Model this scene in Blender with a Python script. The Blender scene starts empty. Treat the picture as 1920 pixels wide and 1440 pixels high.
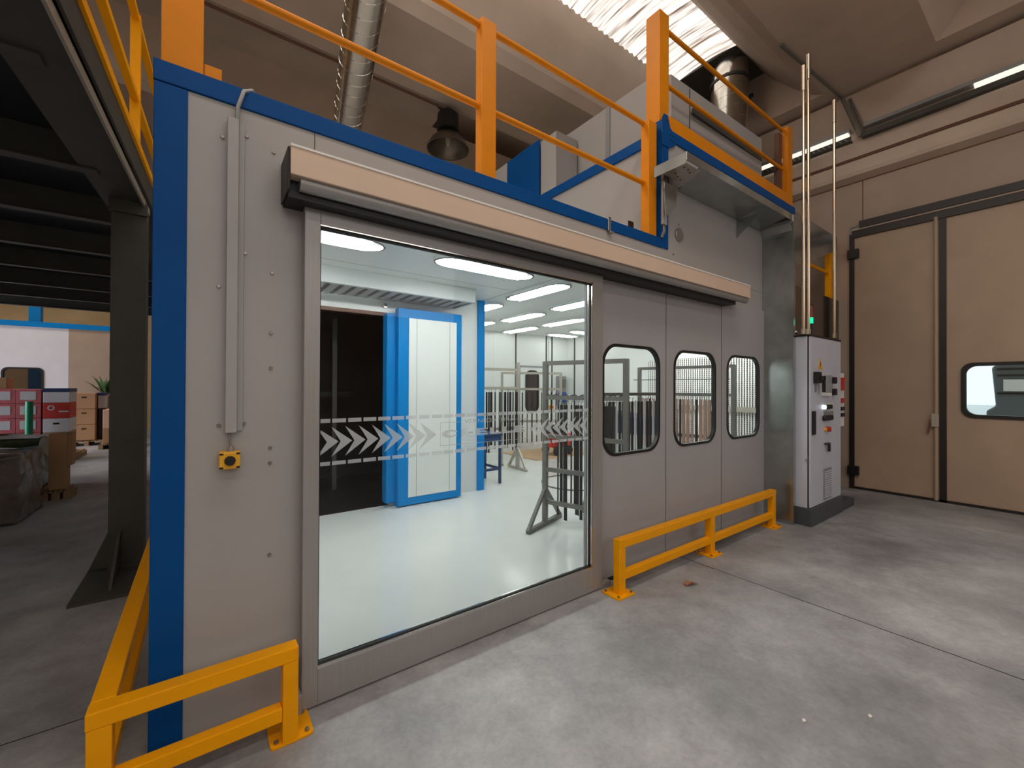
import bpy, bmesh, math, random
from mathutils import Vector, Matrix
random.seed(7)
S = bpy.context.scene
COL = S.collection
PI = math.pi

# ------------------------------------------------------------------ camera
YAW, PITCH, ROLL, FPX, CAMH = math.radians(53.6826), math.radians(0.3391), math.radians(0.2412), 788.16, 1.55
f_ = Vector((math.cos(YAW)*math.cos(PITCH), math.sin(YAW)*math.cos(PITCH), math.sin(PITCH)))
r0 = Vector((math.sin(YAW), -math.cos(YAW), 0)); u0 = r0.cross(f_)
r_ = r0*math.cos(ROLL) + u0*math.sin(ROLL); u_ = -r0*math.sin(ROLL) + u0*math.cos(ROLL)
cam = bpy.data.cameras.new('camera'); camo = bpy.data.objects.new('camera', cam); COL.objects.link(camo)
camo.matrix_world = Matrix(((r_.x, u_.x, -f_.x, 0), (r_.y, u_.y, -f_.y, 0), (r_.z, u_.z, -f_.z, CAMH), (0, 0, 0, 1)))
cam.sensor_fit = 'HORIZONTAL'; cam.sensor_width = 36; cam.lens = FPX/1920*36; cam.clip_start = 0.05; cam.clip_end = 200
S.camera = camo

# ------------------------------------------------------------------ world, light, exposure
w = bpy.data.worlds.new('sky'); S.world = w; w.use_nodes = True
bg = w.node_tree.nodes['Background']; bg.inputs[0].default_value = (0.80, 0.95, 1.0, 1); bg.inputs[1].default_value = 1.15
SKYLIGHT = 10.5          # emission of the roof strips out of view, raised to light the hall
BOOTH_LAMP = 48        # emission of the booth's fluorescent fittings
def area(name, loc, rot, sx, sy, power, color, spread=180):
    l = bpy.data.lights.new(name, 'AREA'); l.shape = 'RECTANGLE'; l.size = sx; l.size_y = sy; l.energy = power; l.color = color; l.spread = math.radians(spread)
    o = bpy.data.objects.new(name, l); COL.objects.link(o); o.location = loc; o.rotation_euler = rot; return o
# added fill lamps out of view: high behind the camera and in the warehouse
area('fill_booth_front', (1.5, -7.6, 4.9), (math.radians(90), 0, 0), 10, 2.6, 130, (1.0, 0.98, 0.96))
area('fill_warehouse', (-9.5, 11.8, 1.9), (math.radians(76), 0, math.radians(-80)), 4, 2.8, 200, (0.84, 0.90, 1.0), 110)
S.view_settings.view_transform = 'Standard'; S.view_settings.look = 'None'
S.view_settings.exposure = 0.08; S.view_settings.gamma = 1.0; S.view_settings.use_curve_mapping = False
S.cycles.use_denoising = True; S.cycles.transparent_max_bounces = 24; S.cycles.max_bounces = 10; S.cycles.diffuse_bounces = 5
S.cycles.sample_clamp_indirect = 8.0; S.cycles.caustics_reflective = False; S.cycles.caustics_refractive = False

# ------------------------------------------------------------------ materials
def lin(c):
    return tuple(((v/255)/12.92 if v/255 <= 0.04045 else ((v/255+0.055)/1.055)**2.4) for v in c)
def mat(name, rgb, rough=0.5, metal=0.0, var=0.06, scale=3.0, bump=0.0, bscale=80, spec=0.5, stretch=None):
    m = bpy.data.materials.new(name); m.use_nodes = True; nt = m.node_tree; p = nt.nodes['Principled BSDF']
    c = lin(rgb)
    p.inputs['Roughness'].default_value = rough; p.inputs['Metallic'].default_value = metal
    p.inputs['Specular IOR Level'].default_value = spec
    tc = nt.nodes.new('ShaderNodeTexCoord'); mp = nt.nodes.new('ShaderNodeMapping'); nt.links.new(tc.outputs['Object'], mp.inputs[0])
    if stretch: mp.inputs['Scale'].default_value = stretch
    n = nt.nodes.new('ShaderNodeTexNoise'); n.inputs['Scale'].default_value = scale; n.inputs['Detail'].default_value = 5
    nt.links.new(mp.outputs[0], n.inputs['Vector'])
    r = nt.nodes.new('ShaderNodeValToRGB'); nt.links.new(n.outputs['Fac'], r.inputs[0])
    r.color_ramp.elements[0].position = 0.3; r.color_ramp.elements[1].position = 0.7
    r.color_ramp.elements[0].color = tuple(v*(1-var) for v in c)+(1,); r.color_ramp.elements[1].color = tuple(min(1, v*(1+var)) for v in c)+(1,)
    nt.links.new(r.outputs[0], p.inputs['Base Color'])
    if bump:
        b = nt.nodes.new('ShaderNodeBump'); b.inputs['Strength'].default_value = bump; b.inputs['Distance'].default_value = 0.01
        n2 = nt.nodes.new('ShaderNodeTexNoise'); n2.inputs['Scale'].default_value = bscale; n2.inputs['Detail'].default_value = 3
        nt.links.new(mp.outputs[0], n2.inputs['Vector'])
        nt.links.new(n2.outputs['Fac'], b.inputs['Height']); nt.links.new(b.outputs[0], p.inputs['Normal'])
    return m
def emit(name, rgb, strength):
    m = bpy.data.materials.new(name); m.use_nodes = True; nt = m.node_tree
    for n in list(nt.nodes): nt.nodes.remove(n)
    e = nt.nodes.new('ShaderNodeEmission'); e.inputs[0].default_value = lin(rgb)+(1,); e.inputs[1].default_value = strength
    o = nt.nodes.new('ShaderNodeOutputMaterial'); nt.links.new(e.outputs[0], o.inputs[0]); return m
def glass(name, tint=(1, 1, 1), refl=1.0, ior=1.45):
    m = bpy.data.materials.new(name); m.use_nodes = True; nt = m.node_tree
    for n in list(nt.nodes): nt.nodes.remove(n)
    t = nt.nodes.new('ShaderNodeBsdfTransparent'); t.inputs[0].default_value = tint+(1,)
    g = nt.nodes.new('ShaderNodeBsdfGlossy'); g.inputs['Roughness'].default_value = 0.0
    fr = nt.nodes.new('ShaderNodeFresnel'); fr.inputs[0].default_value = ior
    mu = nt.nodes.new('ShaderNodeMath'); mu.operation = 'MULTIPLY'; mu.inputs[1].default_value = refl
    mx = nt.nodes.new('ShaderNodeMixShader'); o = nt.nodes.new('ShaderNodeOutputMaterial')
    nt.links.new(fr.outputs[0], mu.inputs[0]); nt.links.new(mu.outputs[0], mx.inputs[0])
    nt.links.new(t.outputs[0], mx.inputs[1]); nt.links.new(g.outputs[0], mx.inputs[2]); nt.links.new(mx.outputs[0], o.inputs[0]); return m
def film(name, rgb, opac):
    m = bpy.data.materials.new(name); m.use_nodes = True; nt = m.node_tree
    for n in list(nt.nodes): nt.nodes.remove(n)
    t = nt.nodes.new('ShaderNodeBsdfTransparent')
    d = nt.nodes.new('ShaderNodeBsdfDiffuse'); d.inputs[0].default_value = lin(rgb)+(1,)
    tr = nt.nodes.new('ShaderNodeBsdfTranslucent'); tr.inputs[0].default_value = lin(rgb)+(1,)
    a = nt.nodes.new('ShaderNodeMixShader'); a.inputs[0].default_value = 0.45
    mx = nt.nodes.new('ShaderNodeMixShader'); mx.inputs[0].default_value = opac; o = nt.nodes.new('ShaderNodeOutputMaterial')
    nt.links.new(d.outputs[0], a.inputs[1]); nt.links.new(tr.outputs[0], a.inputs[2])
    nt.links.new(t.outputs[0], mx.inputs[1]); nt.links.new(a.outputs[0], mx.inputs[2]); nt.links.new(mx.outputs[0], o.inputs[0]); return m

M = {}
M['cream'] = mat('cream_panel', (166, 165, 165), 0.5, 0, 0.04, 1.5, 0.03, 140)
M['slide'] = mat('grey_panel', (170, 171, 175), 0.5, 0.1, 0.04, 1.2, 0.03, 140)
M['blue'] = mat('blue_paint', (0, 74, 142), 0.5, 0, 0.04, spec=0.15)
M['blue2'] = mat('booth_blue_paint', (0, 124, 196), 0.5, 0, 0.03, spec=0.2)
M['yellow'] = mat('safety_yellow', (246, 167, 4), 0.42, 0, 0.04, 6, spec=0.15)
M['orange'] = mat('rail_orange', (226, 138, 10), 0.45, 0, 0.05, 6, spec=0.25)
M['white'] = mat('booth_white', (228, 232, 230), 0.4, 0, 0.02, 1.2)
M['whitefloor'] = mat('epoxy_floor', (240, 243, 240), 0.16, 0, 0.03, 1.6)
M['alu'] = mat('brushed_aluminium', (160, 159, 158), 0.42, 0.35, 0.05, 3, 0.02, 60, stretch=(40, 40, 1))
M['galv'] = mat('galvanised_steel', (170, 176, 176), 0.24, 0.9, 0.12, 7)
M['inox'] = mat('polished_stainless', (120, 112, 108), 0.12, 0.95, 0.05, 2)
M['duct'] = mat('duct_steel', (205, 200, 192), 0.2, 1.0, 0.06, 9)
M['black'] = mat('black_rubber', (18, 18, 20), 0.5, 0, 0.1)
M['blackpaint'] = mat('black_painted_steel', (30, 24, 24), 0.45, 0, 0.1)
M['darksteel'] = mat('dark_grey_steel', (74, 74, 70), 0.55, 0.2, 0.12, 4)
M['darkdeck'] = mat('dark_deck', (46, 50, 58), 0.6, 0.3, 0.12, 4)
M['gate'] = mat('gate_panel', (172, 150, 130), 0.5, 0, 0.06, 2.0, 0.03, 120)
M['wallc'] = mat('concrete_wall', (176, 160, 146), 0.85, 0, 0.07, 1.6, 0.15, 30)
M['roofc'] = mat('roof_concrete', (208, 190, 174), 0.85, 0, 0.08, 1.4, 0.12, 30)
M['browngroove'] = mat('joint_sealant', (110, 76, 62), 0.8, 0, 0.1)
M['header'] = mat('champagne_cover', (216, 192, 172), 0.5, 0, 0.03)
M['hood'] = mat('hood_white', (176, 183, 184), 0.4, 0, 0.02)
M['cab'] = mat('cabinet_grey', (200, 206, 222), 0.4, 0, 0.03)
M['plinth'] = mat('plinth_grey', (70, 76, 82), 0.5, 0, 0.06)
M['ovendark'] = mat('oven_dark_steel', (44, 42, 44), 0.35, 0.5, 0.25, 1.5)
M['rackgrey'] = mat('rack_grey_steel', (120, 118, 114), 0.4, 0.3, 0.06)
M['racklight'] = mat('rack_light_steel', (176, 170, 158), 0.42, 0.25, 0.06)
M['partblack'] = mat('part_black', (22, 23, 25), 0.4, 0, 0.08)
M['partwhite'] = mat('part_white', (232, 232, 230), 0.4, 0, 0.03)
M['partpink'] = mat('part_copper', (178, 140, 122), 0.45, 0.1, 0.08)
M['navy'] = mat('navy_paint', (38, 62, 104), 0.45, 0, 0.05)
M['red'] = mat('red_paint', (196, 40, 34), 0.4, 0, 0.06)
M['wood'] = mat('plywood', (206, 172, 136), 0.6, 0, 0.1, 4, stretch=(1, 8, 1))
M['card'] = mat('cardboard', (176, 134, 96), 0.75, 0, 0.06, 3)
M['whitebox'] = mat('white_carton', (222, 218, 222), 0.6, 0, 0.03)
M['redbox'] = mat('red_carton', (206, 58, 46), 0.6, 0, 0.05)
M['pinkbox'] = mat('pink_carton', (214, 110, 118), 0.4, 0, 0.12, 6)
M['wrapgrey'] = mat('stretch_film_goods', (104, 96, 90), 0.22, 0, 0.35, 5, 0.5, 9)
M['wrapgreen'] = mat('green_film_goods', (52, 70, 40), 0.25, 0, 0.4, 6, 0.5, 12)
M['green'] = mat('green_film_roll', (20, 140, 100), 0.4, 0, 0.06)
M['leafgreen'] = mat('plant_leaf', (58, 96, 44), 0.5, 0, 0.2, 9)
M['pot'] = mat('plant_pot', (150, 132, 104), 0.6, 0, 0.06)
M['pallet'] = mat('pallet_wood', (150, 122, 90), 0.8, 0, 0.12, 6)
M['chrome'] = mat('chrome', (210, 208, 204), 0.12, 1.0, 0.02)
M['zinc'] = mat('zinc_screw', (150, 142, 134), 0.35, 0.9, 0.05)
M['copperpipe'] = mat('steel_pipe', (196, 180, 160), 0.22, 1.0, 0.06)
M['dryleaf'] = mat('dry_leaf', (150, 104, 80), 0.7, 0, 0.2, 40)
M['paper'] = mat('paper_scrap', (220, 216, 208), 0.8, 0, 0.03)
M['signyellow'] = mat('sign_yellow', (236, 176, 40), 0.5)
M['display'] = mat('display_grey', (158, 164, 166), 0.2)
M['bluelit'] = mat('socket_blue', (30, 90, 190), 0.4)
M['greenlamp'] = emit('green_lamp', (20, 235, 160), 1.6)
M['whitelamp'] = emit('white_indicator', (235, 240, 255), 1.4)
M['redlamp'] = mat('red_lens', (120, 36, 24), 0.3)
M['tube'] = emit('fluorescent_tube', (252, 255, 250), BOOTH_LAMP)
M['tubedim'] = emit('fluorescent_tube_dim', (252, 255, 250), BOOTH_LAMP*0.2)  # same tubes with emission cut, so the back wall stays darker
M['tubeboost'] = emit('fluorescent_tube_by_filter', (252, 255, 250), BOOTH_LAMP*1.25)  # same tubes with emission raised to brighten the end wall
M['trim'] = mat('lamp_gasket', (60, 64, 64), 0.5)
M['halllamp'] = emit('hall_fluorescent', (255, 244, 226), 1.1)
M['glass'] = glass('clear_glass', (0.97, 0.985, 0.98), 1.0)
M['darkglass'] = glass('tinted_glass', (0.25, 0.22, 0.22), 1.2)
M['film'] = film('frosted_film', (206, 208, 210), 0.62)
M['van'] = mat('vehicle_grey', (96, 108, 112), 0.35, 0.2, 0.05)
M['ground'] = mat('outside_ground', (205, 208, 206), 0.9, 0, 0.04)
M['bodyfilter'] = mat('filter_card', (238, 238, 234), 0.8, 0, 0.03)
M['filterhole'] = mat('filter_hole', (34, 36, 38), 0.8, 0, 0.05)
M['warmwall'] = mat('warehouse_wall', (214, 190, 146), 0.8, 0, 0.08, 2)
M['louvre'] = mat('louvre_grey', (150, 152, 154), 0.4, 0.3, 0.04)

# concrete floor: mottled, stained and slightly worn
def concrete():
    m = bpy.data.materials.new('concrete_floor'); m.use_nodes = True; nt = m.node_tree; p = nt.nodes['Principled BSDF']
    tc = nt.nodes.new('ShaderNodeTexCoord'); L = nt.links
    def noise(sc, det, rough=0.55):
        n = nt.nodes.new('ShaderNodeTexNoise'); n.inputs['Scale'].default_value = sc; n.inputs['Detail'].default_value = det
        n.inputs['Roughness'].default_value = rough; L.new(tc.outputs['Object'], n.inputs['Vector']); return n
    a, b, c = noise(0.9, 6), noise(4.5, 8, 0.65), noise(38, 6, 0.7)
    r = nt.nodes.new('ShaderNodeValToRGB'); L.new(a.outputs['Fac'], r.inputs[0])
    r.color_ramp.elements[0].position = 0.32; r.color_ramp.elements[1].position = 0.7
    r.color_ramp.elements[0].color = lin((132, 134, 138))+(1,); r.color_ramp.elements[1].color = lin((188, 190, 194))+(1,)
    r2 = nt.nodes.new('ShaderNodeValToRGB'); L.new(b.outputs['Fac'], r2.inputs[0])
    r2.color_ramp.elements[0].position = 0.3; r2.color_ramp.elements[1].position = 0.72
    r2.color_ramp.elements[0].color = (0.72, 0.71, 0.70, 1); r2.color_ramp.elements[1].color = (1.12, 1.12, 1.11, 1)
    r3 = nt.nodes.new('ShaderNodeValToRGB'); L.new(c.outputs['Fac'], r3.inputs[0])
    r3.color_ramp.elements[0].position = 0.25; r3.color_ramp.elements[1].position = 0.6
    r3.color_ramp.elements[0].color = (0.84, 0.84, 0.84, 1); r3.color_ramp.elements[1].color = (1.03, 1.03, 1.03, 1)
    def mul(x, y):
        k = nt.nodes.new('ShaderNodeMix'); k.data_type = 'RGBA'; k.blend_type = 'MULTIPLY'; k.inputs[0].default_value = 1
        L.new(x, k.inputs[6]); L.new(y, k.inputs[7]); return k.outputs[2]
    L.new(mul(mul(r.outputs[0], r2.outputs[0]), r3.outputs[0]), p.inputs['Base Color'])
    rr = nt.nodes.new('ShaderNodeMapRange'); rr.inputs[3].default_value = 0.42; rr.inputs[4].default_value = 0.62
    L.new(b.outputs['Fac'], rr.inputs[0]); L.new(rr.outputs[0], p.inputs['Roughness'])
    bp = nt.nodes.new('ShaderNodeBump'); bp.inputs['Strength'].default_value = 0.12; bp.inputs['Distance'].default_value = 0.01
    L.new(c.outputs['Fac'], bp.inputs['Height']); L.new(bp.outputs[0], p.inputs['Normal']); return m
M['concrete'] = concrete()
# translucent corrugated roof sheet lit by the sky outside, with dirt streaks
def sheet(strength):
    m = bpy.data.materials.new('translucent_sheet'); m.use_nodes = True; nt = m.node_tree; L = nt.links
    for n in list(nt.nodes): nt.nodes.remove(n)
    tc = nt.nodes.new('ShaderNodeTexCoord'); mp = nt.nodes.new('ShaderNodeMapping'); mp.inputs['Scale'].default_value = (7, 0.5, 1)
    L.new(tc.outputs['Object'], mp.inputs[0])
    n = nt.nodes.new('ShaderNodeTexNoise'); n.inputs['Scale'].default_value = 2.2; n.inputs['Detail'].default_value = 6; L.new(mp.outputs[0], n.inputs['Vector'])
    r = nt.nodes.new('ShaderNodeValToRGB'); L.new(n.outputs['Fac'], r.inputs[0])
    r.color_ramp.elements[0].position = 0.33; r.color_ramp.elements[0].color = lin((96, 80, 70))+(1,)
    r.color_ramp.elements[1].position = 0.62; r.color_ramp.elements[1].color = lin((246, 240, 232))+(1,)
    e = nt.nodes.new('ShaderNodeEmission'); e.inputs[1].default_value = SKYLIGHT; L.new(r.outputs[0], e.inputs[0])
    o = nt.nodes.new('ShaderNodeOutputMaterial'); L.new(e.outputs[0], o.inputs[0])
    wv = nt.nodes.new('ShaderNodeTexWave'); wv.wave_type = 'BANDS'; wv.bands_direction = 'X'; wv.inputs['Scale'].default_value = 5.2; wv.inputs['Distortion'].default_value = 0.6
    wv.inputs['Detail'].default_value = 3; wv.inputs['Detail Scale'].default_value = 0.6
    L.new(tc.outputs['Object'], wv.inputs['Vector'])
    r2 = nt.nodes.new('ShaderNodeValToRGB'); L.new(wv.outputs['Fac'], r2.inputs[0]); r2.color_ramp.elements[0].color = (0.70, 0.63, 0.56, 1); r2.color_ramp.elements[0].position = 0.1; r2.color_ramp.elements[1].position = 0.5; r2.color_ramp.elements[1].color = (1, 1, 1, 1)  # bands paint the groove shading of the corrugation into the emission
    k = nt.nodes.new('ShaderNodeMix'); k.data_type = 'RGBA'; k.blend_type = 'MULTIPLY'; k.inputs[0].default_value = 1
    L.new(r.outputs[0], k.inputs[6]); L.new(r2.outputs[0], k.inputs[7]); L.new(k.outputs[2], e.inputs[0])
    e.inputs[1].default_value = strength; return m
M['sheet'] = sheet(SKYLIGHT); M['sheetdim'] = sheet(2.3)  # same roof sheet, emission set lower only for the strip in view

# ------------------------------------------------------------------ mesh helpers
class MB:
    def __init__(s): s.v = []; s.f = []
    def _add(s, vs, fs):
        n = len(s.v); s.v += [tuple(v) for v in vs]; s.f += [tuple(n+i for i in f) for f in fs]; return s
    def box(s, x0, x1, y0, y1, z0, z1):
        return s._add([(x, y, z) for x in (x0, x1) for y in (y0, y1) for z in (z0, z1)],
                      [(0, 1, 3, 2), (4, 6, 7, 5), (0, 4, 5, 1), (2, 3, 7, 6), (0, 2, 6, 4), (1, 5, 7, 3)])
    def bar(s, p, q, a, b, up=(0, 0, 1)):
        p, q = Vector(p), Vector(q); d = (q-p).normalized(); u = Vector(up)
        if abs(d.dot(u)) > 0.99: u = Vector((0, 1, 0))
        sd = d.cross(u).normalized(); u = sd.cross(d)
        vs = [c+sd*i*a/2+u*j*b/2 for c in (p, q) for i, j in ((-1, -1), (1, -1), (1, 1), (-1, 1))]
        return s._add(vs, [(3, 2, 1, 0), (4, 5, 6, 7)]+[(i, (i+1) % 4, 4+(i+1) % 4, 4+i) for i in range(4)])
    def tube(s, pts, r, n=10):
        pts = [Vector(p) for p in pts]; rings = []; t0 = (pts[1]-pts[0]).normalized()
        a = Vector((0, 0, 1)) if abs(t0.z) < 0.9 else Vector((1, 0, 0)); a = (a-t0*a.dot(t0)).normalized()
        for i, p in enumerate(pts):
            t = (pts[min(i+1, len(pts)-1)]-pts[max(i-1, 0)]).normalized(); a = (a-t*a.dot(t)).normalized(); b = t.cross(a)
            rr = r[i] if isinstance(r, (list, tuple)) else r
            rings.append([p+(a*math.cos(2*PI*k/n)+b*math.sin(2*PI*k/n))*rr for k in range(n)])
        vs = [v for g in rings for v in g]; fs = []
        for i in range(len(pts)-1):
            fs += [(i*n+k, i*n+(k+1) % n, (i+1)*n+(k+1) % n, (i+1)*n+k) for k in range(n)]
        fs += [tuple(range(n-1, -1, -1)), tuple((len(pts)-1)*n+k for k in range(n))]
        return s._add(vs, fs)
    def prism(s, poly, axis, d0, d1):
        # poly: (a, b) pairs in the plane normal to the axis; x: (y,z)  y: (x,z)  z: (x,y)
        def P(a, b, d): return {'x': (d, a, b), 'y': (a, d, b), 'z': (a, b, d)}[axis]
        n = len(poly)
        return s._add([P(a, b, d0) for a, b in poly]+[P(a, b, d1) for a, b in poly],
                      [tuple(range(n-1, -1, -1)), tuple(range(n, 2*n))]+[(i, (i+1) % n, n+(i+1) % n, n+i) for i in range(n)])
    def quad(s, *p): return s._add(p, [tuple(range(len(p)))])
    def loops(s, A, B):  # a band of quads between two closed loops
        n = len(A); return s._add(list(A)+list(B), [(i, (i+1) % n, n+(i+1) % n, n+i) for i in range(n)])
    def sphere(s, c, r, n=10):
        c = Vector(c); rings = 6
        return s.tube([c+Vector((0, 0, -r*math.cos(PI*i/rings))) for i in range(rings+1)], [max(1e-4, r*math.sin(PI*i/rings)) for i in range(rings+1)], n)
    def build(s, name, m, parent=None, bevel=0, smooth=False):
        xs = [[v[i] for v in s.v] for i in range(3)]
        o0 = Vector(((min(xs[0])+max(xs[0]))/2, (min(xs[1])+max(xs[1]))/2, min(xs[2])))
        me = bpy.data.meshes.new(name); me.from_pydata([Vector(v)-o0 for v in s.v], [], s.f)
        bm = bmesh.new(); bm.from_mesh(me); bmesh.ops.recalc_face_normals(bm, faces=bm.faces); bm.to_mesh(me); bm.free()
        me.materials.append(M[m] if isinstance(m, str) else m)
        o = bpy.data.objects.new(name, me); COL.objects.link(o); o.location = o0
        if parent is not None: attach(o, parent)
        if bevel:
            b = o.modifiers.new('bevel', 'BEVEL'); b.width = bevel; b.segments = 2; b.limit_method = 'ANGLE'; b.angle_limit = math.radians(40)
        if smooth:
            for p in me.polygons: p.use_smooth = True
            try: me.set_sharp_from_angle(angle=math.radians(35))
            except Exception: pass
        return o
def attach(o, parent):
    o.parent = parent
    # every object carries its world position in .location before parenting; the inverse keeps it there
    o.matrix_parent_inverse = Matrix.Translation(-Vector(parent['_w'] if '_w' in parent else parent.location))
def part(o):  # lets o carry sub-parts: remembers its world position
    o['_w'] = tuple(o.location); return o
def thing(name, label, cat, loc, group=None, kind=None):
    o = bpy.data.objects.new(name, None); COL.objects.link(o); o.location = loc; o.empty_display_size = 0.1
    return tag(o, label, cat, group, kind)
def tag(o, label, cat, group=None, kind=None):
    o['label'] = label; o['category'] = cat
    if group: o['group'] = group
    if kind: o['kind'] = kind
    return o
def dup(o, delta, label=None, group=None, parent=None):
    c = o.copy(); COL.objects.link(c)
    if parent is None:
        c.location = Vector(o.location)+Vector(delta)
        if label: c['label'] = label
        if group: c['group'] = group
    else: c.parent = parent
    for ch in list(o.children): dup(ch, delta, parent=c)
    return c
def struct(name, mb, m, label, cat, bevel=0, smooth=False):
    return tag(mb.build(name, m, None, bevel, smooth), label, cat, None, 'structure')
def rrect(x0, x1, z0, z1, r, seg=6):
    out = []
    for cx, cz, a0 in ((x1-r, z1-r, 0), (x0+r, z1-r, 90), (x0+r, z0+r, 180), (x1-r, z0+r, 270)):
        for i in range(seg+1):
            a = math.radians(a0+90*i/seg); out.append((cx+r*math.cos(a), cz+r*math.sin(a)))
    return out
def holed(mb, rect, hole, d0, d1, P):
    # plate with a rounded hole; P(a, b, d) places a point
    x0, x1, z0, z1 = rect; hx = [p[0] for p in hole]; hz = [p[1] for p in hole]
    a0, a1, b0, b1 = min(hx), max(hx), min(hz), max(hz); n = len(hole); seg = n//4
    outer = []
    for i, (x, z) in enumerate(hole):
        q, k = divmod(i, seg); t = k/(seg-1)
        c = ((x1, z1), (x0, z1), (x0, z0), (x1, z0))[q]
        if q == 0: p = (x1, b1+(z1-b1)*min(1, t*2)) if t < 0.5 else (x1-(x1-a1)*(t-0.5)*2, z1)
        elif q == 1: p = (a0-(a0-x0)*min(1, t*2), z1) if t < 0.5 else (x0, z1-(z1-b1)*(t-0.5)*2)
        elif q == 2: p = (x0, b0-(b0-z0)*min(1, t*2)) if t < 0.5 else (x0+(a0-x0)*(t-0.5)*2, z0)
        else: p = (a1+(x1-a1)*min(1, t*2), z0) if t < 0.5 else (x1, z0+(b0-z0)*(t-0.5)*2)
        outer.append(c if abs(t-0.5) < 1e-6 else p)
    for d in (d0, d1): mb.loops([P(a, b, d) for a, b in outer], [P(a, b, d) for a, b in hole])
    mb.loops([P(a, b, d0) for a, b in hole], [P(a, b, d1) for a, b in hole])
    mb.loops([P(a, b, d0) for a, b in outer], [P(a, b, d1) for a, b in outer])
    return mb
def YP(a, b, d): return (a, d, b)
def XP(a, b, d): return (d, a, b)
def gasket(mb, hole, t, d0, d1, P):
    cx = sum(p[0] for p in hole)/len(hole); cz = sum(p[1] for p in hole)/len(hole)
    hx = max(p[0] for p in hole)-cx; hz = max(p[1] for p in hole)-cz
    big = [(cx+(a-cx)*(hx+t)/hx, cz+(b-cz)*(hz+t)/hz) for a, b in hole]; sm = [(cx+(a-cx)*(hx-t)/hx, cz+(b-cz)*(hz-t)/hz) for a, b in hole]
    for d in (d0, d1): mb.loops([P(a, b, d) for a, b in big], [P(a, b, d) for a, b in sm])
    mb.loops([P(a, b, d0) for a, b in big], [P(a, b, d1) for a, b in big]); mb.loops([P(a, b, d0) for a, b in sm], [P(a, b, d1) for a, b in sm])
    return mb
def text(name, body, x0, x1, z0, z1, y, m, parent, P=None):
    c = bpy.data.curves.new(name, 'FONT'); c.body = body; c.extrude = 0.0
    t = bpy.data.objects.new(name, c); COL.objects.link(t); bpy.context.view_layer.update()
    me = bpy.data.meshes.new_from_object(t.evaluated_get(bpy.context.evaluated_depsgraph_get()))
    COL.objects.unlink(t); bpy.data.objects.remove(t)
    xs = [v.co.x for v in me.vertices]; ys = [v.co.y for v in me.vertices]
    ax, bx, ay, by = min(xs), max(xs), min(ys), max(ys); P = P or YP
    mb = MB(); mb.v = [P(x0+(v.co.x-ax)/(bx-ax)*(x1-x0), z0+(v.co.y-ay)/(by-ay)*(z1-z0), y) for v in me.vertices]
    mb.f = [tuple(p.vertices) for p in me.polygons]; bpy.data.meshes.remove(me)
    return mb.build(name, m, parent)

# ================================================================== HALL SHELL
struct('floor', MB().box(-14, 8.2, -8, 24, -0.1, 0), 'concrete', 'grey mottled concrete floor of the factory hall', 'floor')
j = MB().box(3.525, 3.533, -8, 2.2, -0.002, 0.0006).box(-6, -0.3, 2.753, 2.759, -0.002, 0.0006)
struct('trim_1', j, 'black', 'thin dark expansion joints cut into the concrete floor', 'floor joint')
# the wall with the gate: window opening from Y -0.30 to 0.955
GH = rrect(-0.30, 0.945, 1.185, 1.865, 0.11)
GX = 8.13
wr = MB().box(GX, GX+0.3, 2.16, 24, 0, 7.6).box(GX, GX+0.3, -8, -2.2, 0, 7.6).box(GX, GX+0.3, -2.2, 2.16, 4.05, 7.6)
struct('wall_right', wr, 'wallc', 'beige concrete hall wall around the big sliding gate', 'wall')
struct('wall_back', MB().box(-14, 8.2, 19.5, 19.8, 0, 7.6), 'warmwall', 'yellowish far wall of the warehouse under the mezzanine', 'wall')
struct('wall_left', MB().box(-14.2, -14, -8, 24, 0, 7.6), 'warmwall', 'side wall of the warehouse area', 'wall')
struct('wall_front', MB().box(-14, 8.4, -8.2, -8, 0, 7.6), 'wallc', 'hall wall opposite the spray booth', 'wall')
# roof: winged precast elements with skylight strips between them
C0, PER = 3.77, 3.73
prof = []
for k in range(-3, 5):
    c = C0+PER*k
    prof += [(c-1.55, 6.10), (c-1.40, 6.10), (c-1.25, 6.17), (c-0.98, 6.42), (c-0.72, 6.70), (c-0.53, 6.95), None,
             (c+0.53, 6.95), (c+0.66, 6.72), (c+0.82, 6.46), (c+0.98, 6.22), (c+1.10, 6.10)]
roof = MB()
x0, x1 = -14, 8.05; pp = [p for p in prof]
last = None
for p in pp:
    if p is None: last = None; continue
    if last is not None:
        roof.quad((x0, last[0], last[1]), (x1, last[0], last[1]), (x1, p[0], p[1]), (x0, p[0], p[1]))
    last = p
roof.box(-14, 8.4, -8, 24, 7.45, 7.6)
o = struct('ceiling', roof, 'roofc', 'winged precast concrete roof elements of the hall', 'ceiling', smooth=True)
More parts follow.
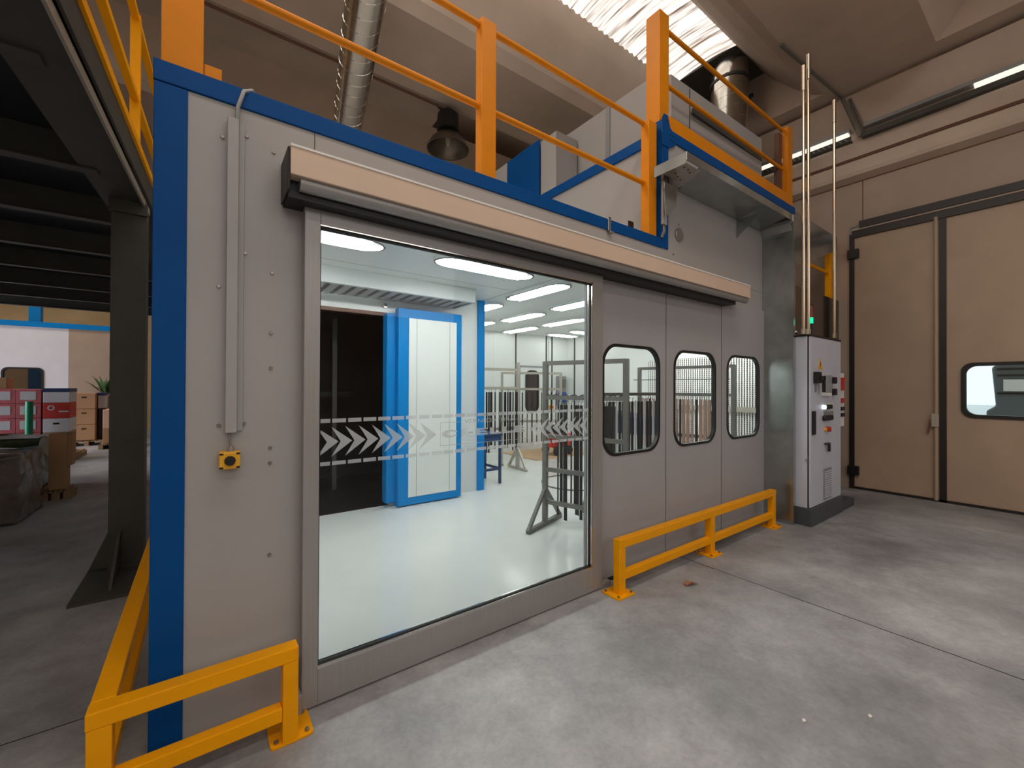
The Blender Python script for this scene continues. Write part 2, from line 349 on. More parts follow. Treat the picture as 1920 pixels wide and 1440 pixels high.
# opaque ends and covers of the strips
ends = MB()
for k in range(-3, 5):
    c = C0+PER*k
    ends.prism([(c-1.4, 6.1), (c-0.5, 7.0), (c-0.5, 7.45), (c+0.5, 7.45), (c+0.5, 7.0), (c+1.1, 6.1)], 'x', 7.72, 8.1)
struct('trim_2', ends, 'roofc', 'concrete end blocks between the roof wings over the gate wall', 'roof end')
for k in range(-3, 5):
    c = C0+PER*k
    xe = 6.72 if k == 0 else 3.8
    nx = 600 if k == 0 else 60; mb = MB(); ny = 6; xs = 2.0 if k == 0 else -14
    if k == 0: mb2 = MB()
    for i in range(nx+1):
        x = xs+(xe-xs)*i/nx
        for jj in range(ny+1):
            t = -1+2*jj/ny
            mb.v.append((x, c+0.55*t, 6.93+0.05*(1-t*t)+(0.009*math.sin(2*PI*x/0.12) if k == 0 else 0)))
    for i in range(nx):
        for jj in range(ny):
            a = i*(ny+1)+jj; mb.f.append((a, a+1, a+ny+2, a+ny+1))
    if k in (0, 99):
        sk = mb.build('skylight_sheet', 'sheetdim', None, smooth=True)
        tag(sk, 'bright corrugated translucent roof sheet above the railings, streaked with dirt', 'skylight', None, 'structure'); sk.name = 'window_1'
    elif k == 3:
        sk = MB().box(-14, 1.0, c-0.53, c+0.53, 6.9, 6.95).build('window_8', 'sheet', None); tag(sk, 'unseen roof strip over the far warehouse floor, added to light it', 'skylight', None, 'structure')  # unseen glowing strip, put in to brighten the far warehouse floor
    elif k in (-2, -1):
        sk = mb.build('window_2', 'sheet', None); tag(sk, 'translucent roof strip over the open floor of the hall', 'skylight', None, 'structure')
        tag(MB().box(3.8, 8.1, c-0.56, c+0.56, 6.92, 6.95).build('trim_3', 'roofc', None), 'closed cover between two roof wings near the gate wall', 'roof cover', None, 'structure')
    else:
        sk = mb.build('trim_3', 'roofc', None); tag(sk, 'closed cover between two roof wings', 'roof cover', None, 'structure')
sk = MB().box(-14, -2.5, C0+PER-0.5, C0+PER+0.5, 6.88, 6.90).build('window_7', 'sheet', None); tag(sk, 'unseen roof strip over the mezzanine, added to light the warehouse', 'skylight', None, 'structure')  # glowing strip out of view, added to light warehouse and booth roof
sk = MB().box(-14, 2.0, C0-0.55, C0+0.55, 7.0, 7.02).build('window_3', 'sheet', None); tag(sk, 'translucent roof strip continuing over the spray booth', 'skylight', None, 'structure')
struct('trim_4', MB().box(6.72, 7.75, C0-0.56, C0+0.56, 6.94, 6.97), 'darksteel', 'dark metal closing plate at the end of the skylight around the exhaust duct', 'roof plate')
# edge beam along the gate wall
bm_ = MB().prism([(0, 4.74), (-0.14, 4.79), (-0.16, 4.84), (-0.16, 5.0), (-0.10, 5.04), (-0.10, 5.07), (-0.05, 5.10), (-0.05, 5.45), (-0.09, 5.8), (-0.14, 6.04), (0, 6.04)], 'y', -8, 19.5)
bm_.v = [(GX+a, d, b) for (a, d, b) in bm_.v]
struct('trim_5', bm_, 'roofc', 'precast concrete edge beam above the gate', 'beam')
struct('trim_6', MB().box(GX-0.125, GX-0.02, -8, 19.5, 5.035, 5.075), 'browngroove', 'brown sealed joint along the edge beam', 'joint')
struct('trim_7', MB().box(GX-0.004, GX, 1.995, 2.005, 4.1, 4.74).box(GX-0.004, GX, -8, 19.5, 4.725, 4.745), 'browngroove', 'thin dark joints in the beige wall above the gate', 'joint')

# ================================================================== GATE IN THE WALL
g = thing('sliding_gate', 'tall beige factory gate with black steel edges and a long rounded window', 'gate', (GX, 0, 0))
g.name = 'door_1'; g['kind'] = 'structure'
MB().box(GX-0.01, GX+0.05, 1.17, 2.11, 0.03, 3.88).build('leaf', 'gate', g)
holed(MB(), (-2.1, 1.10, 0.03, 3.88), GH, GX-0.01, GX+0.05, XP).build('leaf', 'gate', g)
MB().box(GX-0.03, GX+0.06, 2.10, 2.16, 0, 3.93).build('frame', 'blackpaint', g)
MB().box(GX-0.03, GX+0.06, 1.10, 1.17, 0, 3.88).build('frame', 'blackpaint', g)
MB().box(GX-0.03, GX+0.06, -2.2, 2.10, 0.0, 0.035).build('bottom_seal', 'blackpaint', g)
MB().box(GX-0.04, GX+0.06, -2.2, 2.13, 3.87, 3.975).build('lintel', 'blackpaint', g)
MB().box(GX-0.05, GX, -2.2, 2.13, 3.975, 4.0).build('flashing', 'wallc', g)
MB().box(GX-0.07, GX, -2.2, 2.03, 4.0, 4.10).build('track', 'blackpaint', g)
for z in (3.62, 0.28): MB().box(GX-0.06, GX-0.01, 2.04, 2.18, z-0.07, z+0.07).build('hinge', 'black', g, 0.004)
MB().tube([(GX-0.035, 1.2, 0.02), (GX-0.035, 1.2, 3.9)], 0.022, 10).build('lock_bar', 'gate', g, smooth=True)
MB().box(GX-0.075, GX-0.01, 1.17, 1.245, 1.02, 1.20).build('latch_box', 'racklight', g, 0.006)
MB().bar((GX-0.06, 1.25, 1.12), (GX-0.06, 1.28, 0.93), 0.02, 0.02).build('latch_handle', 'browngroove', g)
gasket(MB(), GH, 0.022, GX-0.03, GX+0.06, XP).build('window_gasket', 'black', g, smooth=True)
mb = MB(); mb.quad(*[(GX+0.02, a, b) for a, b in GH]); mb.build('pane', 'glass', g)
# outside the gate window
struct('trim_8', MB().box(8.45, 60, -40, 40, -0.12, -0.02), 'ground', 'bright paved yard outside the gate window', 'yard')
v = thing('parked_truck', 'dark grey truck parked in the yard, seen through the gate window', 'truck', (12.5, -0.3, 0))
MB().prism([(-4.6, 1.0), (1.12, 1.0), (1.12, 1.12), (1.0, 1.22), (1.05, 1.95), (0.98, 2.02), (-4.6, 2.02)], 'x', 12.2, 14.2).build('body', 'van', v, 0.03)
MB().box(12.17, 12.2, -3.9, 0.9, 1.50, 1.72).build('side_stripe', 'partwhite', v)
for z in (1.44, 1.78, 1.90): MB().box(12.18, 12.2, -3.9, 0.98, z, z+0.035).build('trim_strip', 'black', v)
for y in (0.1, -2.9): MB().tube([(12.15, y, 0.46), (12.45, y, 0.46)], 0.48, 20).build('wheel', 'black', v)
MB().box(12.4, 14.0, -4.6, 0.9, 0.55, 1.0).build('chassis', 'black', v)

# ================================================================== SPRAY BOOTH: FRONT WALL
W, WB = 2.27, 2.33
fw = MB()
fw.box(-0.06, 0.45, W, WB, 0, 2.81)
fw.box(0.45, 2.36, W, WB, 2.36, 2.81)
fw.box(2.36, 3.42, W, WB, 2.45, 2.82)
fw.box(3.42, 5.37, W, WB, 2.45, 3.86)
wall = struct('wall_booth_front', fw, 'cream', 'cream sheet metal front wall of the spray booth', 'wall')
for x, z in ((0.062, 2.655), (0.262, 2.653), (0.259, 2.081), (0.256, 1.796), (0.257, 1.632), (0.256, 1.256), (0.256, 1.185), (0.257, 0.754), (0.053, 1.988), (0.057, 1.371), (0.154, 2.69), (0.152, 2.154), (0.151, 1.375), (3.53, 2.79), (3.62, 3.09)):
    MB().tube([(x, W-0.006, z), (x, W+0.002, z)], [0.007, 0.009], 10).build('screw', 'zinc', part(wall), smooth=True)
MB().box(0.439, 0.442, W-0.0015, W, 2.6, 2.81).build('panel_seam', 'black', wall)
MB().box(3.66, 5.37, W-0.0015, W, 2.68, 2.682).build('panel_seam', 'darksteel', wall)
# wall panels with the three windows
HZ = (1.0, 1.89)
win_x = ((2.545, 3.285), (3.52, 4.25), (4.495, 5.235)); edges = (2.36, 3.39, 4.375, 5.37)
pan = MB(); holes = []
for (a, b), e0, e1 in zip(win_x, edges, edges[1:]):
    h = rrect(a, b, HZ[0], HZ[1], 0.16, 8); holes.append(h)
    holed(pan, (e0, e1, 0.0, 2.46), h, 2.25, 2.275, YP)
pw = struct('wall_booth_panels', pan, 'slide', 'grey metal panels of the booth front with three rounded windows', 'wall')
for x in (3.39, 4.375): MB().box(x-0.0025, x+0.0025, 2.2485, 2.25, 0.02, 2.44).build('panel_seam', 'black', part(pw))
MB().box(2.37, 5.37, 2.246, 2.2495, 0.0, 0.03).build('floor_seal', 'black', pw)
for i, h in enumerate(holes):
    nm = ('beside the glass door', 'in the middle of the three', 'beside the galvanised post')[i]
    t = thing('window_%d' % (i+4), 'rounded booth window with black rubber gasket, '+nm, 'window', (sum(win_x[i])/2, 2.25, HZ[0]), None, 'structure')
    gasket(MB(), h, 0.011, 2.244, 2.278, YP).build('gasket', 'black', t, smooth=True)
    mb = MB(); mb.quad(*[(a, 2.262, b) for a, b in h]); mb.build('pane', 'glass', t)
# galvanised / stainless continuation of the front wall
struct('wall_booth_stainless', MB().box(5.38, 8.12, 2.30, 2.34, 0, 2.93), 'inox', 'dark polished stainless wall behind the control cabinet', 'wall')
# blue frame
bf = thing('booth_frame', 'blue painted steel frame around the front of the spray booth', 'frame', (-0.12, W, 0))
MB().box(-0.172, -0.06, W-0.008, 2.42, 0, 2.808).build('column', 'blue', bf, 0.003)
MB().box(-0.174, 3.345, W-0.010, 2.42, 2.812, 2.90).build('beam', 'blue', bf, 0.003)
MB().box(3.345, 3.44, W-0.010, 2.36, 2.815, 3.99).build('column', 'blue', bf, 0.003)
pl = MB().prism([(3.335, 3.75), (3.335, 4.0), (3.36, 4.04), (3.42, 4.04), (3.46, 3.94), (3.54, 3.90), (3.54, 3.80), (3.44, 3.75)], 'y', W-0.016, W-0.010).build('gusset_plate', 'blue', bf)
part(pl)
for x, z in ((3.46, 3.88), (3.50, 3.88), (3.46, 3.83), (3.50, 3.83)): MB().tube([(x, W-0.019, z), (x, W-0.015, z)], 0.007, 8).build('bolt', 'black', pl)
for x in (3.365, 3.415): MB().tube([(x, W-0.0175, 4.0), (x, W-0.0155, 4.0)], 0.013, 10).build('lifting_hole', 'darksteel', pl)
MB().box(3.44, 6.3, W-0.012, 2.36, 3.83, 3.93).build('beam', 'blue', bf, 0.003)
MB().box(3.33, 3.351, 2.37, 3.94, 3.805, 3.905).build('beam', 'blue', bf, 0.003)
# the raised plenum of the booth
pn = MB().box(3.345, 6.3, 2.37, 5.4, 2.9, 3.83)
pn.v = [(x, y, z) for x, y, z in pn.v]
struct('wall_booth_plenum', MB().box(3.352, 3.38, 2.37, 5.35, 2.9, 3.82).box(6.27, 6.3, 2.37, 5.35, 2.9, 3.82).box(3.35, 6.3, 5.32, 5.35, 2.9, 3.82).box(3.36, 6.3, 2.37, 5.35, 3.82, 3.86).box(5.37, 6.3, W, WB, 2.93, 3.86), 'cream',
       'cream side wall of the raised plenum on the booth roof', 'wall')

# ================================================================== BOOTH INTERIOR SHELL
ZC = 2.83
struct('floor_booth', MB().box(-0.1, 7.75, 2.3, 8.1, 0.0005, 0.004), 'whitefloor', 'glossy white epoxy floor inside the booth', 'floor')
cb = MB().box(-0.17, 7.9, 2.33, 8.3, ZC, 2.90)
ceil = struct('ceiling_booth', cb, 'white', 'white metal ceiling of the booth', 'ceiling')
MB().box(3.352, 3.356, 2.5, 8.1, ZC-0.0015, ZC).box(-0.1, 3.3, 4.52, 4.524, ZC-0.001, ZC).build('panel_seam', 'darksteel', part(ceil))
struct('wall_booth_back', MB().box(3.4, 7.9, 8.1, 8.2, 0, ZC), 'white', 'white back wall of the booth with dark panel joints', 'wall')
struct('wall_booth_outer', MB().box(-0.17, -0.1, 2.42, 8.3, 0, 2.9), 'white', 'outer side wall of the booth beside the mezzanine', 'wall')
we = MB().box(7.75, 7.9, 5.55, 8.1, 0, ZC).box(7.75, 7.9, 2.34, 5.55, 2.13, ZC).box(7.75, 7.9, 2.34, 5.55, 0, 0.25)
struct('wall_booth_end', we, 'white', 'white end wall of the booth beyond the racks', 'wall')
sm = MB()
for x, wd in ((6.06, 0.03), (7.03, 0.035), (7.22, 0.035)): sm.box(x-wd/2, x+wd/2, 8.085, 8.1, 0, ZC)
sm.box(7.735, 7.75, 7.79, 7.825, 0, ZC)
struct('trim_9', sm, 'darksteel', 'dark vertical joint strips on the back wall of the booth', 'joint strip')
struct('trim_10', MB().box(5.42, 5.425, 8.097, 8.1, 0, ZC).box(7.1, 7.16, 8.06, 8.1, 0, 2.7), 'white', 'white cover strips on the back wall of the booth', 'cover strip')
# pleated exhaust filter wall
fl = thing('filter_wall', 'white pleated exhaust filter with rows of dark holes on the end wall', 'filter', (7.74, 4.0, 0.25))
mb = MB(); hb = MB(); py0, py1, pt = 2.36, 5.54, 0.046; n = int((py1-py0)/pt)
for i in range(n):
    y = py0+i*pt
    mb.prism([(y+0.003, 7.70), (y+pt*0.62, 7.70), (y+pt*0.8, 7.738), (y+pt, 7.738), (y+pt, 7.748), (y, 7.748)], 'z', 0.25, 2.12)
mb.v = [(b, a, c) for a, b, c in mb.v]
mb.build('pleats', 'bodyfilter', fl)
rows = 48
for i in range(n):
    y = py0+i*pt+pt*0.68
    for r in range(rows):
        z = 0.27+r*0.0382
        hb.quad((7.706, y-0.004, z), (7.706, y+pt*0.34, z), (7.706, y+pt*0.34, z+0.028), (7.706, y-0.004, z+0.028))
ho = hb.build('hole_rows', 'filterhole', fl); ho['kind'] = 'stuff'
MB().box(7.66, 7.70, 2.36, 5.54, 1.11, 1.20).build('rail', 'racklight', fl)
# fluorescent fittings in the booth ceiling
def stadium(cx, cy, L, wd, along, seg=10):
    out = []; r = wd/2; h = L/2-r*1.35
    for k in range(seg+1):
        a = -PI/2+PI*k/seg; out.append((h+r*1.35*math.cos(a), r*math.sin(a)))
    for k in range(seg+1):
        a = PI/2+PI*k/seg; out.append((-h+r*1.35*math.cos(a), r*math.sin(a)))
    return [(cx+a, cy+b) if along == 'x' else (cx+b, cy+a) for a, b in out]
def booth_light(cx, cy, along, label, L=1.22, tube='tubedim'):
    t = thing('ceiling_light', label, 'light', (cx, cy, ZC-0.02), 'oval fluorescent fittings in the booth ceiling')
    A = stadium(cx, cy, L, 0.34, along); B = stadium(cx, cy, L-0.035, 0.305, along)
    Z0 = ZC-0.036
    m = MB(); m.loops([(a, b, Z0) for a, b in A], [(a, b, Z0) for a, b in B]); m.loops([(a, b, Z0+0.006) for a, b in A], [(a, b, Z0) for a, b in A]); m.build('rim', 'trim', t)
    m = MB(); m.loops([(a, b, ZC) for a, b in A], [(a, b, Z0+0.006) for a, b in A]); m.loops([(a, b, Z0) for a, b in B], [(a, b, ZC-0.001) for a, b in B]); m.build('casing', 'white', t)
    m = MB(); m.quad(*[(a, b, ZC-0.003) for a, b in B]); m.build('reflector', 'louvre', t)
    for s in (-0.07, 0.07):
        p0, p1 = ((cx-L/2+0.14, cy+s, ZC-0.03), (cx+L/2-0.14, cy+s, ZC-0.03)) if along == 'x' else ((cx+s, cy-L/2+0.14, ZC-0.03), (cx+s, cy+L/2-0.14, ZC-0.03))
        MB().tube([p0, p1], 0.026, 8).build('lamp_tube', tube, t, smooth=True)
    for q in (-0.28, 0.28):
        m = MB(); a = (cx+q, cy) if along == 'x' else (cx, cy+q)
        m.box(a[0]-(0.02 if along == 'x' else 0.14), a[0]+(0.02 if along == 'x' else 0.14), a[1]-(0.14 if along == 'x' else 0.02), a[1]+(0.14 if along == 'x' else 0.02), ZC-0.012, ZC-0.004)
        m.build('tube_holder', 'white', t)
    return t
booth_light(0.72, 3.78, 'x', 'oval ceiling light over the dark oven opening, cut by the door frame', tube='tube')
booth_light(2.44, 3.78, 'x', 'long oval ceiling light just inside the glass door, parallel to it', tube='tube')
gl = {(3.58, 4.33): 'first oval ceiling light past the blue post, pointing away into the booth', (4.60, 4.55): 'oval ceiling light half hidden by the edge of the door frame',
      (3.62, 5.85): 'oval ceiling light emerging from behind the top of the blue post', (4.66, 6.05): 'oval ceiling light in the middle of the filter panels',
      (5.66, 6.02): 'oval ceiling light of the third row in front of the back wall door', (5.66, 7.42): 'oval ceiling light closest to the back wall above the rack',
      (4.5, 7.35): 'short lit oval ceiling light by the back wall, beside the blue post', (6.66, 4.4): 'oval ceiling light above the filter wall racks', (6.66, 2.95): 'unseen oval ceiling light added to brighten the corner by the third rounded window'}  # last fitting is out of sight, added to brighten the end wall
for (cx, cy), lb in gl.items(): booth_light(cx, cy, 'y', lb, tube='tubeboost' if cx > 6.5 else 'tubedim')
booth_light(7.1, 7.55, 'x', 'oval ceiling light across the far corner above the sockets', 1.0)
booth_light(7.15, 6.85, 'x', 'oval ceiling light across the ceiling by the end wall', 1.0)
def ceiling_filter(cx, cy, first=[None], n=[0]):
    if first[0] is None:
        t = thing('ceiling_filter', 'square white filter panel with dark rim in the booth ceiling', 'filter', (cx, cy, ZC), 'ceiling filter panels')
        h = rrect(cx-0.19, cx+0.19, cy-0.36, cy+0.36, 0.06, 4)
        m = MB(); m.quad(*[(a, b, ZC-0.004) for a, b in h]); m.build('cloth', 'bodyfilter', t)
        h2 = [(cx+(a-cx)*1.11, cy+(b-cy)*1.058) for a, b in h]
        m = MB(); m.loops([(a, b, ZC-0.006) for a, b in h], [(a, b, ZC-0.006) for a, b in h2]); m.loops([(a, b, ZC) for a, b in h2], [(a, b, ZC-0.006) for a, b in h2])
        m.build('rim', 'trim', t)
        m = MB()
        for k in (-0.12, 0.12): m.box(cx-0.17, cx+0.17, cy+k-0.002, cy+k+0.002, ZC-0.0055, ZC-0.004)
        m.box(cx-0.002, cx+0.002, cy-0.34, cy+0.34, ZC-0.0055, ZC-0.004)
        m.build('grid_wire', 'louvre', t); first[0] = (t, cx, cy)
    else:
        t0, x_, y_ = first[0]; dup(t0, (cx-x_, cy-y_, 0))
for cx in (4.09, 5.13, 6.16):
    for cy in (3.35, 4.25, 5.15, 6.05, 6.95): ceiling_filter(cx, cy)

# ------------------------------------------------------------------ the oven inside the booth
OV = 5.35
ov = thing('drying_oven', 'white drying oven with dark open doorway and blue edges inside the booth', 'oven', (1.5, OV, 0))
MB().box(1.95, 3.30, OV, OV+0.08, 0, ZC).box(-0.1, 1.95, OV, OV+0.08, 2.50, ZC).box(-0.1, -0.02, OV, OV+0.08, 0, 2.5).box(3.30, 3.38, OV, 8.1, 0, ZC).build('front_wall', 'white', ov)
MB().box(-0.02, 1.97, OV-0.005, OV+0.05, 2.455, 2.50).build('lintel', 'browngroove', ov)
MB().box(3.285, 3.40, OV-0.03, OV+0.10, 0, ZC).build('corner_post', 'blue2', ov, 0.003)
MB().box(-0.1, 3.28, 7.6, 7.7, 0, ZC).box(-0.1, -0.05, OV+0.08, 7.6, 0, ZC).box(3.2, 3.28, OV+0.08, 7.6, 0, ZC).box(-0.1, 3.28, OV+0.08, 7.6, 2.55, 2.6).box(-0.1, 3.28, OV+0.02, 7.6, 0.0045, 0.008).build('chamber', 'ovendark', ov)
MB().box(1.3, 1.36, 6.6, 6.66, 0, 2.55).box(1.55, 1.61, 6.6, 6.66, 0, 2.55).build('chamber_post', 'darksteel', ov)
MB().box(0.2, 1.9, 6.9, 7.3, 1.40, 1.45).build('chamber_shelf', 'black', ov)
MB().box(0.1, 1.25, 6.55, 6.6, 2.02, 2.05).build('chamber_reflection', 'partwhite', ov)  # white bar stands in for a reflection line inside the chamber
# door leaf
MB().box(1.87, 1.995, 5.22, OV+0.02, 0.06, 2.48).build('door_edge', 'blue2', ov, 0.01)
dl = part(MB().box(1.99, 2.905, 5.14, 5.26, 0.02, 2.545).build('door', 'blue2', ov, 0.006))
MB().box(2.13, 2.82, 5.132, 5.142, 0.12, 2.425).build('door_panel', 'white', dl, 0.002)
MB().box(2.235, 2.238, 5.1305, 5.1325, 0.13, 2.42).box(2.715, 2.718, 5.1305, 5.1325, 0.13, 2.42).build('groove', 'darksteel', dl)
for z in (1.72, 0.42):
    hg = part(MB().box(2.93, 2.985, OV-0.06, OV-0.001, z-0.0, z+0.24).build('hinge', 'blue2', ov, 0.004))
    MB().box(2.985, 3.06, OV-0.012, OV-0.001, z-0.03, z+0.25).build('hinge_plate', 'white', hg, 0.003)
# extraction hood over the oven door
hd = thing('extractor_hood', 'white extraction hood with slanted dark louvre slots above the oven door', 'hood', (1.4, 4.8, 2.63))
MB().box(-0.1, 2.89, 4.75, 4.78, 2.65, ZC-0.001).box(2.86, 2.89, 4.78, OV-0.005, 2.65, ZC-0.001).build('casing', 'hood', hd, 0.003)
MB().box(-0.1, 2.86, 4.78, OV-0.005, 2.69, 2.70).build('slot_backing', 'black', hd)
lv = MB(); x = -0.1
while x < 2.82:
    lv._add([(x, 4.785, 2.655), (x+0.085, 4.785, 2.655), (x+0.085+0.0, OV-0.01, 2.655), (x, OV-0.01, 2.655)], [(0, 1, 2, 3)]); x += 0.135
lv.build('louvre', 'louvre', hd)
MB().box(-0.1, 2.89, 4.775, 4.79, 2.648, 2.655).box(-0.1, 2.89, OV-0.03, OV-0.005, 2.648, 2.655).build('louvre_frame', 'white', hd)
t = thing('spot_lamp', 'tiny chrome spot lamp on the oven wall under the hood', 'lamp', (1.88, OV, 2.58))
MB().tube([(1.88, OV-0.001, 2.585), (1.88, OV-0.05, 2.585)], 0.03, 12).build('housing', 'chrome', t, smooth=True)
MB().tube([(1.88, OV-0.05, 2.585), (1.88, OV-0.056, 2.585)], 0.02, 12).build('lens', 'black', t)
# door, sockets and button on the back wall
d = thing('door_3', 'white personnel door with a tall dark oval window in the back wall of the booth', 'door', (6.55, 8.1, 0), None, 'structure')
MB().box(6.16, 6.95, 8.05, 8.095, 0.01, 2.02).build('leaf', 'white', d, 0.004)
MB().box(6.12, 6.16, 8.04, 8.095, 0, 2.06).box(6.95, 6.99, 8.04, 8.095, 0, 2.06).box(6.12, 6.99, 8.04, 8.095, 2.02, 2.06).build('frame', 'louvre', d)
h = rrect(6.34, 6.72, 0.95, 1.93, 0.14, 6)
gasket(MB(), h, 0.02, 8.03, 8.05, YP).build('gasket', 'black', d)
mb = MB(); mb.quad(*[(a, 8.04, b) for a, b in h]); mb.build('pane', mat('dark_pane', (58, 44, 46), 0.1, 0, 0.3, 2), d)
s = thing('socket_panel', 'grey wall socket box with blue plugs on the back wall of the booth', 'socket box', (7.5, 8.1, 1.1))
MB().box(7.36, 7.64, 8.0, 8.095, 1.08, 1.82).build('case', 'louvre', s, 0.006)
MB().box(7.385, 7.62, 7.985, 8.0, 1.52, 1.74).build('cover', 'rackgrey', s)
for x in (7.42, 7.56):
    for z in (1.34, 1.20): MB().box(x-0.055, x+0.055, 7.97, 8.0, z-0.065, z+0.065).build('socket', 'bluelit', s, 0.006)
e = thing('emergency_stop', 'small yellow emergency button on the back wall behind the rack', 'button', (7.1, 8.06, 1.05))
MB().box(7.09, 7.19, 8.0, 8.055, 0.98, 1.08).build('case', 'signyellow', e, 0.004)
MB().tube([(7.14, 8.0, 1.03), (7.14, 7.97, 1.03)], 0.028, 12).build('button', 'red', e)

# ================================================================== RACKS AND HANGING PARTS
def rack(name, label, p, q, top, bars, m, foot=0.38, posts=(0, 1), wd=0.045, feet=(0, 1)):
    p, q = Vector(p+(0,)), Vector(q+(0,)); d = (q-p).normalized(); s = Vector((-d.y, d.x, 0))
    t = thing('drying_rack', label, 'rack', tuple((p+q)/2), 'drying racks inside the booth')
    for i, c in enumerate((p, q)):
        if i in posts: MB().bar(c+Vector((0, 0, 0.03)), c+Vector((0, 0, top)), wd, wd, tuple(s)).build('post', m, t)
        if i in feet:
            f = MB(); a, b = c+s*foot, c-s*foot; z = Vector((0, 0, 0.026))
            f.bar(a+z, b+z, wd, wd*0.9); f.bar(a+z, c+Vector((0, 0, 0.42)), wd*0.7, wd*0.7, tuple(d)); f.bar(b+z, c+Vector((0, 0, 0.42)), wd*0.7, wd*0.7, tuple(d))
            f.build('foot', m, t)
    for z in bars:
        MB().bar(p+Vector((0, 0, z)), q+Vector((0, 0, z)), wd*0.8, wd*0.9).build('crossbar', m, t)
    return t
STRIP = {}
def strip(name, label, x, y, ztop, L, wd, m, group, cat='hanging part', ang=0.0, th=0.012):
    key = (name, round(L, 2), wd, m, label)
    if key not in STRIP:
        o = MB().box(-wd/2, wd/2, -th/2, th/2, -L, 0).tube([(0, 0, -0.005), (0, 0, 0.03), (0.012, 0, 0.05), (0.024, 0, 0.035)], 0.003, 5).build(name, m, None)
        tag(o, label, cat, group); STRIP[key] = o; base = Vector(o.location)
        o['_b'] = tuple(base)
    else:
        o = STRIP[key].copy(); COL.objects.link(o); base = Vector(STRIP[key]['_b'])
    o.location = Vector((x, y, ztop-0.05))+base; o.rotation_euler = (0, 0, ang); return o
def along(p, q, n, ztop, f):
    for i in range(n):
        t = (i+0.5)/n; f(i, p[0]+(q[0]-p[0])*t, p[1]+(q[1]-p[1])*t, ztop)

R1a, R1b = (3.09, 3.57), (3.395, 2.70)
rk1 = rack('drying_rack', 'dark grey steel rack standing just behind the glass door', R1a, R1b, 1.83, (1.81, 1.43, 1.0, 0.63, 0.27), 'rackgrey', 0.36, wd=0.05, feet=(0, 1))
g1 = 'thin black strips hanging on the rack behind the glass door'
an1 = math.atan2(R1b[1]-R1a[1], R1b[0]-R1a[0])
def f1(i, x, y, z):
    L = random.choice((1.12, 1.18, 1.22, 1.26)); strip('painted_strip', 'thin black painted strip hanging on the rack just behind the glass door', x+random.uniform(-.02, .02)+0.03, y+random.uniform(-.02, .02)+0.02, 1.40, L, random.choice((0.014, 0.02, 0.03)), 'partblack', g1, ang=an1)
along((3.13, 3.46), (3.36, 2.80), 20, 1.4, f1)
MB().tube([(3.09+0.012*k, 3.57-0.034*k, 1.455+0.012*math.sin(k*2.1)) for k in range(26)], 0.006, 6).build('hook_row', 'partblack', rk1, smooth=True)
R2a, R2b = (3.72, 6.35), (4.75, 6.28)
rack('drying_rack', 'pale steel rack beside the blue corner post with black strips', R2a, R2b, 2.0, (1.86, 1.52, 0.78), 'racklight', 0.3, wd=0.055)
g2 = 'black strips on the pale rack beside the blue post'
def f2(i, x, y, z):
    strip('painted_strip', 'narrow black strip hanging on the pale rack beside the blue post', x+random.uniform(-.03, .03), y+random.uniform(-.02, .02)-0.05, 1.5, random.choice((0.95, 1.02, 1.08)), random.choice((0.02, 0.03, 0.045)), 'partblack', g2)
along((3.95, 6.33), (4.72, 6.28), 12, 1.5, f2)
R3a, R3b = (4.86, 6.95), (5.86, 6.3)
rack('drying_rack', 'pale steel rack in front of the personnel door', R3a, R3b, 1.84, (1.82, 1.5, 0.85), 'racklight', 0.3, wd=0.05)
g3 = 'black strips on the rack in front of the personnel door'
an3 = math.atan2(R3b[1]-R3a[1], R3b[0]-R3a[0])
def f3(i, x, y, z):
    strip('painted_strip', 'narrow black strip hanging on the rack in front of the personnel door', x, y-0.04, 1.48, random.choice((1.0, 1.06, 1.1)), random.choice((0.018, 0.026)), 'partblack', g3, ang=an3)
along((4.9, 6.92), (5.8, 6.34), 11, 1.5, f3)
# rack seen through the window beside the glass door
R5a, R5b = (3.75, 3.45), (5.0, 3.27)
rack('drying_rack', 'grey rack with broad black and white strips, seen through the window beside the glass door', R5a, R5b, 1.48, (1.46, 0.30), 'rackgrey', 0.25, wd=0.04)
an5 = math.atan2(R5b[1]-R5a[1], R5b[0]-R5a[0])
def f5(i, x, y, z):
    if i % 3 == 1: strip('painted_profile', 'white painted slat hanging between black ones behind the first window', x, y-0.045, 1.43, 1.1, 0.028, 'partwhite', 'white slats behind the first window', ang=an5)
    else: strip('painted_profile', 'broad black painted slat hanging behind the first window', x, y-0.045, 1.42, random.choice((1.05, 1.1)), 0.034, 'partblack', 'black slats behind the first window', ang=an5)
along((3.82, 3.44), (4.94, 3.28), 22, 1.45, f5)
# racks in front of the filter wall
R4a, R4b = (6.6, 3.2), (6.35, 4.75)
rack('drying_rack', 'grey rack in front of the filter wall with copper toned parts', R4a, R4b, 1.90, (1.88, 1.43, 0.75), 'rackgrey', 0.3, wd=0.055)
an4 = math.atan2(R4b[1]-R4a[1], R4b[0]-R4a[0])
def f4(i, x, y, z):
    if i % 4 == 3: strip('painted_strip', 'black strip hanging among copper toned parts before the filter wall', x-0.05, y, 1.4, 0.95, 0.035, 'partblack', 'black strips before the filter wall', ang=an4)
    else: strip('primed_strip', 'copper toned strip hanging on the rack before the filter wall', x-0.05, y, 1.4, random.choice((0.85, 0.95)), random.choice((0.03, 0.05)), 'partpink', 'copper strips before the filter wall', ang=an4)
along((6.55, 3.5), (6.37, 4.7), 18, 1.4, f4)
tag(MB().tube([(6.58, 3.25, 1.68), (6.37, 4.9, 1.68)], 0.006, 6).build('hanging_rod', 'partblack', None), 'thin black rod across the rack before the filter wall', 'rod')
